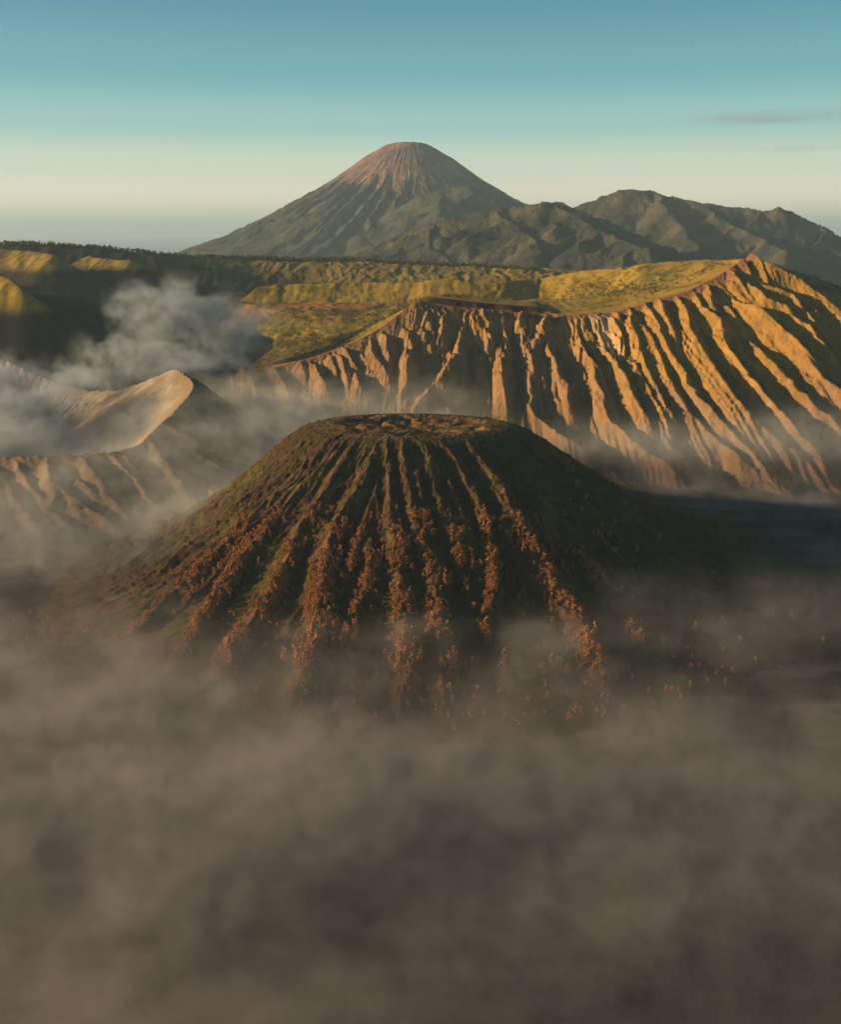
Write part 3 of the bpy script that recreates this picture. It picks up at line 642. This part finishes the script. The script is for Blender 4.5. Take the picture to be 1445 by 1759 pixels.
def volume_grid(name, lo, hi, res, fn, mat, label):
    lo = np.array(lo, float); hi = np.array(hi, float)
    xs = [np.linspace(lo[i], hi[i], res[i]) for i in range(3)]
    Xg, Yg, Zg = np.meshgrid(*xs, indexing='ij')
    D = np.clip(fn(Xg, Yg, Zg), 0, None).astype(np.float32)
    D[0], D[-1] = 0, 0; D[:, 0], D[:, -1] = 0, 0; D[:, :, 0] *= 1; D[:, :, -1] = 0
    n = D.size
    me = bpy.data.meshes.new(name); me.vertices.add(n)
    me.vertices.foreach_set('co', np.stack([Xg, Yg, Zg], -1).astype(np.float32).ravel())
    a = me.attributes.new('d', 'FLOAT', 'POINT'); a.data.foreach_set('value', D.ravel())
    me.materials.append(mat)
    o = bpy.data.objects.new(name, me); COL.objects.link(o)
    g = bpy.data.node_groups.new(name + '_grid', 'GeometryNodeTree')
    g.interface.new_socket('Geometry', in_out='INPUT', socket_type='NodeSocketGeometry'); g.interface.new_socket('Geometry', in_out='OUTPUT', socket_type='NodeSocketGeometry')
    N, L = g.nodes, g.links
    gi, go = N.new('NodeGroupInput'), N.new('NodeGroupOutput')
    pos = N.new('GeometryNodeInputPosition')
    sub = N.new('ShaderNodeVectorMath'); sub.operation = 'SUBTRACT'; L.new(pos.outputs[0], sub.inputs[0]); sub.inputs[1].default_value = lo
    sc = N.new('ShaderNodeVectorMath'); sc.operation = 'MULTIPLY'; L.new(sub.outputs[0], sc.inputs[0])
    sc.inputs[1].default_value = [(res[i] - 1) / (hi[i] - lo[i]) for i in range(3)]
    rd = N.new('ShaderNodeVectorMath'); rd.operation = 'ADD'; L.new(sc.outputs[0], rd.inputs[0]); rd.inputs[1].default_value = (.5, .5, .5)
    fl_ = N.new('ShaderNodeVectorMath'); fl_.operation = 'FLOOR'; L.new(rd.outputs[0], fl_.inputs[0])
    dt = N.new('ShaderNodeSeparateXYZ'); L.new(fl_.outputs[0], dt.inputs[0])
    def f2i(sock):
        c = N.new('FunctionNodeFloatToInt'); c.rounding_mode = 'ROUND'; L.new(sock, c.inputs[0]); return c.outputs[0]
    def im(op, a, b):
        c = N.new('FunctionNodeIntegerMath'); c.operation = op
        L.new(a, c.inputs[0])
        if isinstance(b, int): c.inputs[1].default_value = b
        else: L.new(b, c.inputs[1])
        return c.outputs[0]
    ix, iy, iz = f2i(dt.outputs[0]), f2i(dt.outputs[1]), f2i(dt.outputs[2])
    idx = im('ADD', im('MULTIPLY', im('ADD', im('MULTIPLY', ix, int(res[1])), iy), int(res[2])), iz)
    na = N.new('GeometryNodeInputNamedAttribute'); na.data_type = 'FLOAT'; na.inputs[0].default_value = 'd'
    si = N.new('GeometryNodeSampleIndex'); si.data_type = 'FLOAT'; si.domain = 'POINT'; si.clamp = True
    L.new(gi.outputs[0], si.inputs['Geometry']); L.new([x for x in na.outputs if x.enabled][0], [x for x in si.inputs if x.enabled and x.name == 'Value'][0]); L.new(idx, si.inputs['Index'])
    vc = N.new('GeometryNodeVolumeCube')
    L.new([x for x in si.outputs if x.enabled][0], vc.inputs['Density'])
    vc.inputs['Background'].default_value = 0; vc.inputs['Min'].default_value = lo; vc.inputs['Max'].default_value = hi
    vc.inputs['Resolution X'].default_value = res[0]; vc.inputs['Resolution Y'].default_value = res[1]; vc.inputs['Resolution Z'].default_value = res[2]
    sm = N.new('GeometryNodeSetMaterial'); sm.inputs['Material'].default_value = mat
    L.new(vc.outputs[0], sm.inputs[0]); L.new(sm.outputs[0], go.inputs[0])
    md = o.modifiers.new('grid', 'NODES'); md.node_group = g
    return tag(o, 'stuff', label)

def blob(X, Y, px, py, z, rx, ry, rot=0.0):
    x, y, _ = ground(px, py, z); c, s = math.cos(rot), math.sin(rot)
    u = (X - x) * c + (Y - y) * s; v = -(X - x) * s + (Y - y) * c
    return np.exp(-(u / rx) ** 2 - (v / ry) ** 2)

def fog_fn(X, Y, Z):
    X2, Y2 = X[:, :, 0], Y[:, :, 0]
    w1 = 60 * fbm(X2 / 260, Y2 / 260, 3, 731); w2 = 60 * fbm(X2 / 260 + 7, Y2 / 260, 3, 733)
    big = fbm((X2 + w1) / 560, (Y2 + w2) / 330, 4, 701); med = fbm((X2 + w1) / 170, (Y2 + w2) / 110, 4, 703)
    # thick bank over the near plain, thinning towards the cone's foot
    edge = 1530 + 110 * big - 130 * sstep(100, 900, X2) + 200 * sstep(-150, -850, X2)
    bank = sstep(edge + 170, edge - 330, Y2)
    top = 112 + 20 * big + 15 * med + 25 * sstep(1400, 600, Y2)
    d3 = fbm3((X + .25 * Y + w1[:, :, None]) / 150, (Y - .15 * X + w2[:, :, None]) / 70, Z / 50, 5, 705, .58)
    tp = top[:, :, None]
    n = bank[:, :, None] * sstep(tp + 24, tp - 80, Z + 20 * d3) * np.clip(.85 + .75 * d3, .04, 2) * ((.14 + .86 * sstep(750, 1450, Y2 + 150 * big)) * (1 - .6 * sstep(-200, 650, X2 + 150 * med)) )[:, :, None]
    rw = .9 * blob(X2, Y2, 1230, 1040, 60, 430, 110, .15) + .8 * blob(X2, Y2, 1010, 1120, 50, 350, 110, .1) + .9 * blob(X2, Y2, 560, 1170, 40, 420, 90, 0) + .6 * blob(X2, Y2, 800, 1110, 60, 260, 60, 0) + 1.1 * blob(X2, Y2, 60, 1090, 50, 300, 150, 0)
    n += (rw * np.clip(.6 + .9 * med, 0, 2))[:, :, None] * .20 * sstep(130, 50, Z + 30 * d3)
    return n
def mist_fn(X, Y, Z):
    X2, Y2 = X[:, :, 0], Y[:, :, 0]
    w1 = 60 * fbm(X2 / 260, Y2 / 260, 3, 731); w2 = 60 * fbm(X2 / 260 + 7, Y2 / 260, 3, 733); big = fbm(X2 / 560, Y2 / 330, 4, 701)
    d3 = fbm3((X + w1[:, :, None]) / 110, (Y + w2[:, :, None]) / 90, Z / 60, 4, 705, .55)
    wis = np.clip(.55 + .9 * fbm((X2 + w1) / 340, (Y2 + w2) / 170, 4, 711), 0, 2)
    leftm = sstep(-250, -650, X2) * sstep(2150, 2600, Y2) * sstep(3650, 3150, Y2)
    n = (leftm * wis)[:, :, None] * .40 * sstep(210, 0, Z + 40 * d3)
    beh = sstep(2950, 3250, Y2) * sstep(4150, 3700, Y2) * sstep(-1050, -650, X2) * sstep(350, -200, X2)
    n += (beh * (wis + .25))[:, :, None] * .65 * sstep(310, 30, Z + 60 * d3)
    toe = sstep(300, 700, X2) * sstep(2750, 3000, Y2) * sstep(3500, 3250, Y2)
    n += (toe * wis)[:, :, None] * .16 * sstep(90, 10, Z + 25 * d3)
    n += (sstep(650, 900, X2) * sstep(2200, 2450, Y2) * sstep(3400, 3100, Y2) * np.clip(.2 + 1.2 * fbm(X2 / 300, Y2 / 90, 4, 723), 0, 1.6))[:, :, None] * .10 * sstep(70, 10, Z + 20 * d3)
    rb = 1.1 * blob(X2, Y2, 1170, 775, 150, 420, 130, -.05) + .9 * blob(X2, Y2, 1420, 740, 170, 300, 130, 0)
    n += (rb * np.clip(.7 + .9 * fbm(X2 / 260, Y2 / 160, 3, 717), 0, 2))[:, :, None] * .30 * np.exp(-((Z - 165 - 25 * big[:, :, None]) / 46) ** 2)
    return n
M_fog = vol_mat("fog_air", (.62, .60, .57), 1.0, .15)
def break_up(m, scale, lo, hi, sg):
    lo *= sg; hi *= sg
    N, L = m.node_tree.nodes, m.node_tree.links; p = [n for n in N if n.type == 'PRINCIPLED_VOLUME'][0]
    tc = N.new('ShaderNodeTexCoord'); n = N.new('ShaderNodeTexNoise'); n.inputs['Scale'].default_value = 1 / scale; n.inputs['Detail'].default_value = 3; n.inputs['Roughness'].default_value = .6; n.inputs['Distortion'].default_value = .6
    mr = N.new('ShaderNodeMapRange'); mr.inputs[1].default_value = .36; mr.inputs[2].default_value = .64; mr.inputs[3].default_value = lo; mr.inputs[4].default_value = hi
    L.new(tc.outputs['Object'], n.inputs['Vector']); L.new(n.outputs[0], mr.inputs[0]); L.new(mr.outputs[0], p.inputs['Density'])
break_up(M_fog, 42, .45, 1.55, .016)
volume_grid('fog', (-1700, 350, -6), (1900, 2700, 190), (300, 200, 25), fog_fn, M_fog, 'sea of brownish fog over the plain, thick in front of the dark cone')

M_mist = vol_mat('mist_air', (.90, .94, .88), 1.0, .15)
break_up(M_mist, 60, .25, 1.75, .0125)
volume_grid('mist', (-2100, 2150, -6), (1900, 4200, 320), (270, 146, 30), mist_fn, M_mist, 'pale grey mist drifting through the valleys behind the dark cone')

def smoke_fn(X, Y, Z):
    wv_ = 60 * vnoise3(X / 150, Y / 150, Z / 120, 821); wz_ = 50 * vnoise3(X / 150 + 5, Y / 150, Z / 120, 823)
    d = fbm3((X + wv_) / 105, Y / 105, (Z + wz_) / 80, 5, 801, .6); d2 = fbm3(X / 320, Y / 320, Z / 300, 2, 811)
    rc = np.hypot((X - KX - 60) / 760, (Y - KY + 60) / 560)
    n = sstep(1.0, .6, rc) * sstep(200, 70, Z + 60 * d + .16 * np.clip(X + 1200, -300, 400)) * np.clip(.6 + .9 * d, 0, 2) * .60
    def puff(c, r, s):
        q = np.sqrt(((X - c[0]) / r[0]) ** 2 + ((Y - c[1]) / r[1]) ** 2 + ((Z - c[2]) / r[2]) ** 2)
        return s * sstep(.95, .05, q + .62 * d + .2 * d2) * np.clip(.75 + .8 * d, .0, 2)
    for (px, py, yy, r, s) in [(165, 650, 4020, (200, 150, 80), .8), (235, 610, 4050, (240, 160, 120), 1.1), (120, 640, 4000, (120, 120, 80), .6), (260, 540, 4150, (180, 150, 120), .8), (290, 555, 4150, (230, 170, 140), 1.1), (300, 515, 4250, (170, 140, 90), .8), (380, 590, 4150, (230, 160, 120), 1.0), (420, 555, 4300, (190, 150, 90), .5), (350, 545, 4200, (170, 150, 120), .9),
                               (20, 700, 3420, (230, 180, 110), 1.1), (-20, 665, 3560, (260, 180, 120), 1.1), (110, 660, 3800, (170, 150, 90), .7), (350, 625, 3950, (260, 160, 70), .9), (60, 730, 3350, (240, 180, 70), .6)]:
        n = np.maximum(n, puff(at(px, py, yy), r, s))
    return n
M_smoke = vol_mat('smoke_air', (.74, .88, .98), 1.0, .2)
break_up(M_smoke, 40, .35, 1.65, .020)
volume_grid('crater_smoke', (-2200, 3080, 20), (-300, 4700, 680), (180, 154, 64), smoke_fn, M_smoke, 'pale smoke rising from the open crater and drifting over its far rim')

# high thin streaks of cloud far behind, above the haze
def cloud_fn(X, Y, Z):
    u = X / 2600; d = fbm3(X / 2300, Y / 1500, Z / 240, 5, 901, .55)
    z1 = 4150 + .045 * (X - 10000); a = np.exp(-((Z - z1 + 60 * d) / 120) ** 2) * sstep(7600, 11500, X + 900 * d)
    z2 = 3280 + .02 * (X - 10000); b = .35 * np.exp(-((Z - z2 + 60 * d) / 130) ** 2) * sstep(8500, 12500, X + 900 * d)
    return (a + b) * np.clip(.5 + d, 0, 2) * sstep(33000, 34000, Y) * sstep(38000, 37000, Y)
volume_grid('cloud_streak', (7500, 33000, 2700), (19000, 38000, 4900), (150, 24, 64), cloud_fn, vol_mat('cloud_air', (.42, .40, .42), 1.7e-4, .2), 'thin dark cloud streaks in the sky above the right hills')

# ------------------------------------------------------------------ trees on the cone
def leaf_mat(name, c, c2):
    m = bpy.data.materials.new(name); m.use_nodes = True; N, L = m.node_tree.nodes, m.node_tree.links
    b = N['Principled BSDF']; b.inputs['Roughness'].default_value = .9; b.inputs['Specular IOR Level'].default_value = .1
    n = N.new('ShaderNodeTexNoise'); n.inputs['Scale'].default_value = .035; n.inputs['Detail'].default_value = 6; n.inputs['Roughness'].default_value = .7
    g = N.new('ShaderNodeNewGeometry'); L.new(g.outputs['Position'], n.inputs['Vector'])
    r = N.new('ShaderNodeValToRGB'); r.color_ramp.elements[0].position = .35; r.color_ramp.elements[1].position = .65
    r.color_ramp.elements[0].color = (*c, 1); r.color_ramp.elements[1].color = (*c2, 1); L.new(n.outputs[0], r.inputs[0]); L.new(r.outputs[0], b.inputs['Base Color'])
    return m
M_bark = leaf_mat('bark', (.10, .07, .05), (.16, .11, .08))
M_rust = leaf_mat('rust_foliage', (.20, .10, .034), (.37, .145, .048)); M_oliv = leaf_mat('olive_foliage', (.20, .15, .035), (.34, .23, .06)); M_green = leaf_mat('green_foliage', (.05, .06, .018), (.10, .10, .03))
def crown_arrays(h, w, n, rnd, zlo=.18):
    """leaf clumps scattered through an uneven upright crown"""
    V, F = [], []
    lobes = [(rnd.uniform(-.25, .25) * w, rnd.uniform(-.25, .25) * w, rnd.uniform(.35, .85) * h, rnd.uniform(.25, .45) * w) for _ in range(5)] + [(0, 0, .9 * h, .2 * w)]
    for i in range(n):
        lx, ly, lz, lr = lobes[i % len(lobes)]
        d = np.array([rnd.gauss(0, 1) for _ in range(3)]); d /= np.linalg.norm(d) + 1e-6
        rad = lr * rnd.uniform(.55, 1.05); p = np.array([lx + d[0] * rad, ly + d[1] * rad, max(zlo * h, lz + d[2] * rad * 1.7)])
        s = rnd.uniform(.06, .12) * h * .9 * max(1, math.sqrt(54 / n))
        t1 = np.array([rnd.gauss(0, 1) for _ in range(3)]); t1 /= np.linalg.norm(t1); t2 = np.cross(d, t1); t2 /= np.linalg.norm(t2) + 1e-6
        b = len(V); V += [p + t1 * s, p + t2 * s * .8, p - t1 * s * .9, p - t2 * s * .8, p + d * s * .9]
        F += [(b, b + 1, b + 4), (b + 1, b + 2, b + 4), (b + 2, b + 3, b + 4), (b + 3, b, b + 4), (b, b + 3, b + 2, b + 1)]
    return V, F
def mesh_of(name, V, F, mat):
    me = bpy.data.meshes.new(name); me.from_pydata([tuple(v) for v in V], [], F); me.materials.append(mat); return me
def trunk_arrays(h, r):
    V, F = [], []
    for k, (z, rr) in enumerate(((-1.2, r), (h * .45, r * .7), (h * .85, r * .25))):
        for a in range(6): V.append((rr * math.cos(a * 1.047), rr * math.sin(a * 1.047), z))
    for k in range(2):
        for a in range(6): F.append((k * 6 + a, k * 6 + (a + 1) % 6, k * 6 + 6 + (a + 1) % 6, k * 6 + 6 + a))
    return V, F
rt = random.Random(77)
def tree_kinds(mat, tagname):
    L = []
    for k in range(4):
        h = (15, 18, 13, 21)[k]; w = (8, 8, 9, 8)[k]
        V, F = crown_arrays(h, w, 54, rt); V2, F2 = trunk_arrays(h, .35)
        L.append((h, mesh_of(tagname + '_crown', V, F, mat), mesh_of('tree_trunk', V2, F2, M_bark)))
    return L
K_rust = tree_kinds(M_rust, 'rust'); K_oliv = tree_kinds(M_oliv, 'olive'); K_green = tree_kinds(M_green, 'green')
X, Y, Zc, thc, RR, ENVb = CONE
def surf(x, y):
    a = (math.atan2(y - CY, x - CX)) % (2 * math.pi); r = math.hypot(x - CX, y - CY)
    j = int(round(a / (2 * math.pi) * NA)) % NA; i = int(np.argmin(np.abs(rfl - r))); return float(Zc[i, j])
def plant(x, y, kinds, label, group, sc=1.0):
    h, cr_, tr_ = rt.choice(kinds)
    e = bpy.data.objects.new('tree', None); COL.objects.link(e)
    e.location = (x, y, surf(x, y) - .3); s = sc * rt.uniform(.9, 1.1); e.scale = (s, s, s); e.rotation_euler = (0, 0, rt.uniform(0, 6.28))
    e.empty_display_size = 2
    tag(e, None, label, 'tree', group)
    c = bpy.data.objects.new('crown', cr_); t = bpy.data.objects.new('trunk', tr_)
    for o in (c, t): COL.objects.link(o); o.parent = e
# single trees that stand out on the shaded right flank
SINGLE = [((980, 912), K_rust, 'orange tree of the small clump highest on the shaded right flank'), ((988, 928), K_oliv, 'yellow tree lowest in the highest small clump of the shaded right flank'), ((972, 918), K_rust, 'orange tree at the left edge of the highest right flank clump'),
          ((1094, 968), K_oliv, 'lone pale tree high on the bare dark right flank'), ((1086, 1062), K_rust, 'orange tree at the foot of the short pale rib on the right flank'), ((1022, 1088), K_oliv, 'pale tree beside the lower end of the long bright rib'),
          ((1140, 1110), K_rust, 'big rust tree in the thin mist right of the long bright rib'), ((1195, 1088), K_oliv, 'small pale tree in the mist above and right of the big rust tree'), ((1245, 1078), K_oliv, 'small pale tree standing alone in the mist, right of its pale neighbour'),
          ((852, 932), K_oliv, 'lone yellow tree in the dark gully left of the long bright rib'), ((832, 888), K_rust, 'small rust tree at the end of the yellow green rib'), ((965, 1003), K_rust, 'tiny rust tree alone in the dark hollow right of the bright rib'),
          ((1360, 1066), K_oliv, 'pale tree farthest right beyond the mist streak'), ((1080, 1150), K_rust, 'tall rust tree at the top of the dim column of trees right of the cone')]
def fit(px, py):
    x, y, z = ground(px, py, 40)
    for _ in range(12): x, y, z = ground(px, py, surf(x, y) if math.hypot(x - CX, y - CY) < 1340 else 0)
    return x, y
for (pxl, kinds, lab) in SINGLE:
    x, y = fit(*pxl); plant(x, y, kinds, lab, None, 1.25)
# clumps on the ribs
cpx, cpy = pix(X, Y, Zc)
flat = np.argwhere((RR > 330) & (RR < 1050) & (np.abs(thc) < 1.35))
wt = []
clump = 1.5 * fbm(X / 60, Y / 60, 3, 951)
Wt = sstep(.0, 11, ENVb) * sstep(430, 610, RR) * sstep(1020, 820, RR) * np.clip(.35 + clump, 0, 1.5) + .012 * sstep(500, 700, RR)
Wt = Wt * np.where(thc > .62, .10, 1) * sstep(-1.05, -.75, thc) * sstep(1.35, 1.0, np.abs(thc)) * np.gradient(rfl)[:, None] * RR
w_ = Wt[flat[:, 0], flat[:, 1]]; w_ = w_ / w_.sum()
NTREE = 3800
pick = rng.choice(len(flat), NTREE, replace=False, p=w_)
pts = [(float(X[i, j]), float(Y[i, j]), float(thc[i, j]), float(RR[i, j])) for i, j in flat[pick]]
pts.sort(key=lambda p: math.hypot(p[0], p[1]))
RIBS = ['outermost left rib', 'second rib from left', 'third rib from left', 'fourth rib from left', 'fifth rib from left', 'broad middle rib', 'short rib beside the middle one',
        'straight centre rib', 'rib right of the centre one', 'short upper rib', 'rib above the dark gullies', 'yellow green rib', 'long bright rib', 'thin rib beyond the bright one', 'last faint right rib', 'narrow rib by the dark gullies']
near = [p for p in pts if p[3] < 900]
nearset = set(id(p) for p in near[:284])
for p in near[:284]:
    best = min(range(16), key=lambda q: abs(np.interp(p[3], lines[q][1], lines[q][2]) - p[2]))
    side = 'left' if p[2] < np.interp(p[3], lines[best][1], lines[best][2]) else 'right'
    band = 'upper part' if p[3] < 560 else 'middle' if p[3] < 660 else 'lower part' if p[3] < 740 else 'lowest end' if p[3] < 810 else 'misty foot'
    if rt.random() < .12: w, K = 'dark green', K_green
    elif p[2] > .45: w, K = 'olive', K_oliv
    else: w, K = 'rust', K_rust
    sz = rt.choice((('small', .9), ('', 1.3), ('large', 1.75)))
    lab = ('%s %s tree, %s side, %s of the %s' % (sz[0], w, side, band, RIBS[best])).strip()
    plant(p[0], p[1], K, lab, '%s trees on the %s of the %s' % (w, band, RIBS[best]), sz[1])
def mass(name, spots, mat, hmin, hmax, nclump, label, wid=.5):
    V, F = [], []
    protos = [crown_arrays(1.0, wid, nclump, rt, .0) for _ in range(6)]
    protos = [(np.array(v), f) for v, f in protos]
    VV = []; off = 0
    for (x, y, z) in spots:
        v, f = protos[rt.randrange(6)]; h = rt.uniform(hmin, hmax); a = rt.uniform(0, 6.28); c, s = math.cos(a), math.sin(a)
        q = v * h; VV.append(np.stack([q[:, 0] * c - q[:, 1] * s + x, q[:, 0] * s + q[:, 1] * c + y, q[:, 2] + z - .3], 1))
        F += [tuple(i + off for i in t) for t in f]; off += len(v)
    VV = np.concatenate(VV); me = bpy.data.meshes.new(name); me.from_pydata(VV.tolist(), [], F); me.materials.append(mat)
    o = bpy.data.objects.new(name, me); COL.objects.link(o); return tag(o, 'stuff', label)
rest = [p for p in pts if id(p) not in nearset]
A_ = [(p[0], p[1], surf(p[0], p[1])) for p in rest if p[2] <= .62 or rt.random() < .1]; B_ = [(p[0], p[1], surf(p[0], p[1])) for p in rest if p[2] > .62]
mass('rust_thicket', A_, M_rust, 7, 17, 20, 'dense rust coloured thicket higher up the ribs of the dark cone')
mass('olive_thicket', B_, M_oliv, 9, 16, 22, 'scattered olive yellow thicket on the right flank of the dark cone')
# low scrub over the cone and its flat top
fl2 = np.argwhere((RR < 700) & (np.abs(thc) < 1.9)); w2 = (np.gradient(rfl)[:, None] * RR * np.clip(.4 + fbm(X / 50, Y / 50, 3, 961), .05, 2))[fl2[:, 0], fl2[:, 1]]; w2 /= w2.sum()
sel = fl2[rng.choice(len(fl2), 4500, replace=False, p=w2)]
mass('scrub', [(float(X[i, j]), float(Y[i, j]), float(Zc[i, j])) for i, j in sel], leaf_mat('scrub_foliage', (.07, .055, .02), (.13, .10, .035)), 2.5, 5.5, 7, 'low dark scrub on the flanks and flat top of the dark cone', 1.0)
# bushes on the plateau behind, and the tree line on the caldera wall
gi = lambda x, y: (int(np.argmin(np.abs(gy - y))), int(np.argmin(np.abs(gx - x))))
def onplat(px, py, y0, y1):
    best = None
    ys = np.linspace(y0, y1, 200)
    for yy in ys:
        x, y, z = at(px, py, yy); i, j = gi(x, y)
        if H[i, j] >= z: return (x, y, float(H[i, j]))
    return None
sp = []
for (cx_, cy_, rx_, ry_, n) in [(1000, 495, 14, 6, 45), (1055, 492, 20, 8, 110), (1100, 502, 30, 5, 60), (1020, 508, 50, 6, 70), (950, 500, 40, 10, 40), (1150, 480, 60, 12, 40), (600, 545, 80, 20, 150), (560, 600, 60, 12, 110)]:
    for _ in range(n):
        q = onplat(cx_ + rt.gauss(0, rx_), cy_ + rt.gauss(0, ry_), 4260, 5400)
        if q: sp.append(q)
for _ in range(1500):
    x = rt.uniform(-900, 200); y = rt.uniform(4080, 4740); i, j = gi(x, y)
    if dr[i, j] > 70 and noise2(np.array([x / 90.]), np.array([y / 90.]), 5)[0] > -.25: sp.append((x, y, float(H[i, j])))
for _ in range(700):
    x = rt.uniform(200, 1900); y = rt.uniform(4150, 5100); i, j = gi(x, y)
    if dr[i, j] > 50: sp.append((x, y, float(H[i, j])))
mass('bushes', sp, M_green, 5, 13, 12, 'dark green bushes scattered over the golden terraces behind the gullied mountain', 1.1)
sp = []
for _ in range(1900):
    pxx = rt.uniform(-10, 930); yl = np.interp(pxx, [0, 100, 180, 290, 400, 600, 800, 930], [6900, 6900, 6950, 7100, 7400, 7500, 7300, 7080]) + abs(rt.gauss(0, 70)) - 20
    x = at(pxx, 445, yl)[0]; i, j = gi(x, yl); sp.append((x, yl, float(H[i, j]) - 1))
mass('treeline', sp, M_green, 14, 26, 10, 'line of dark trees along the top of the old caldera wall', .6)
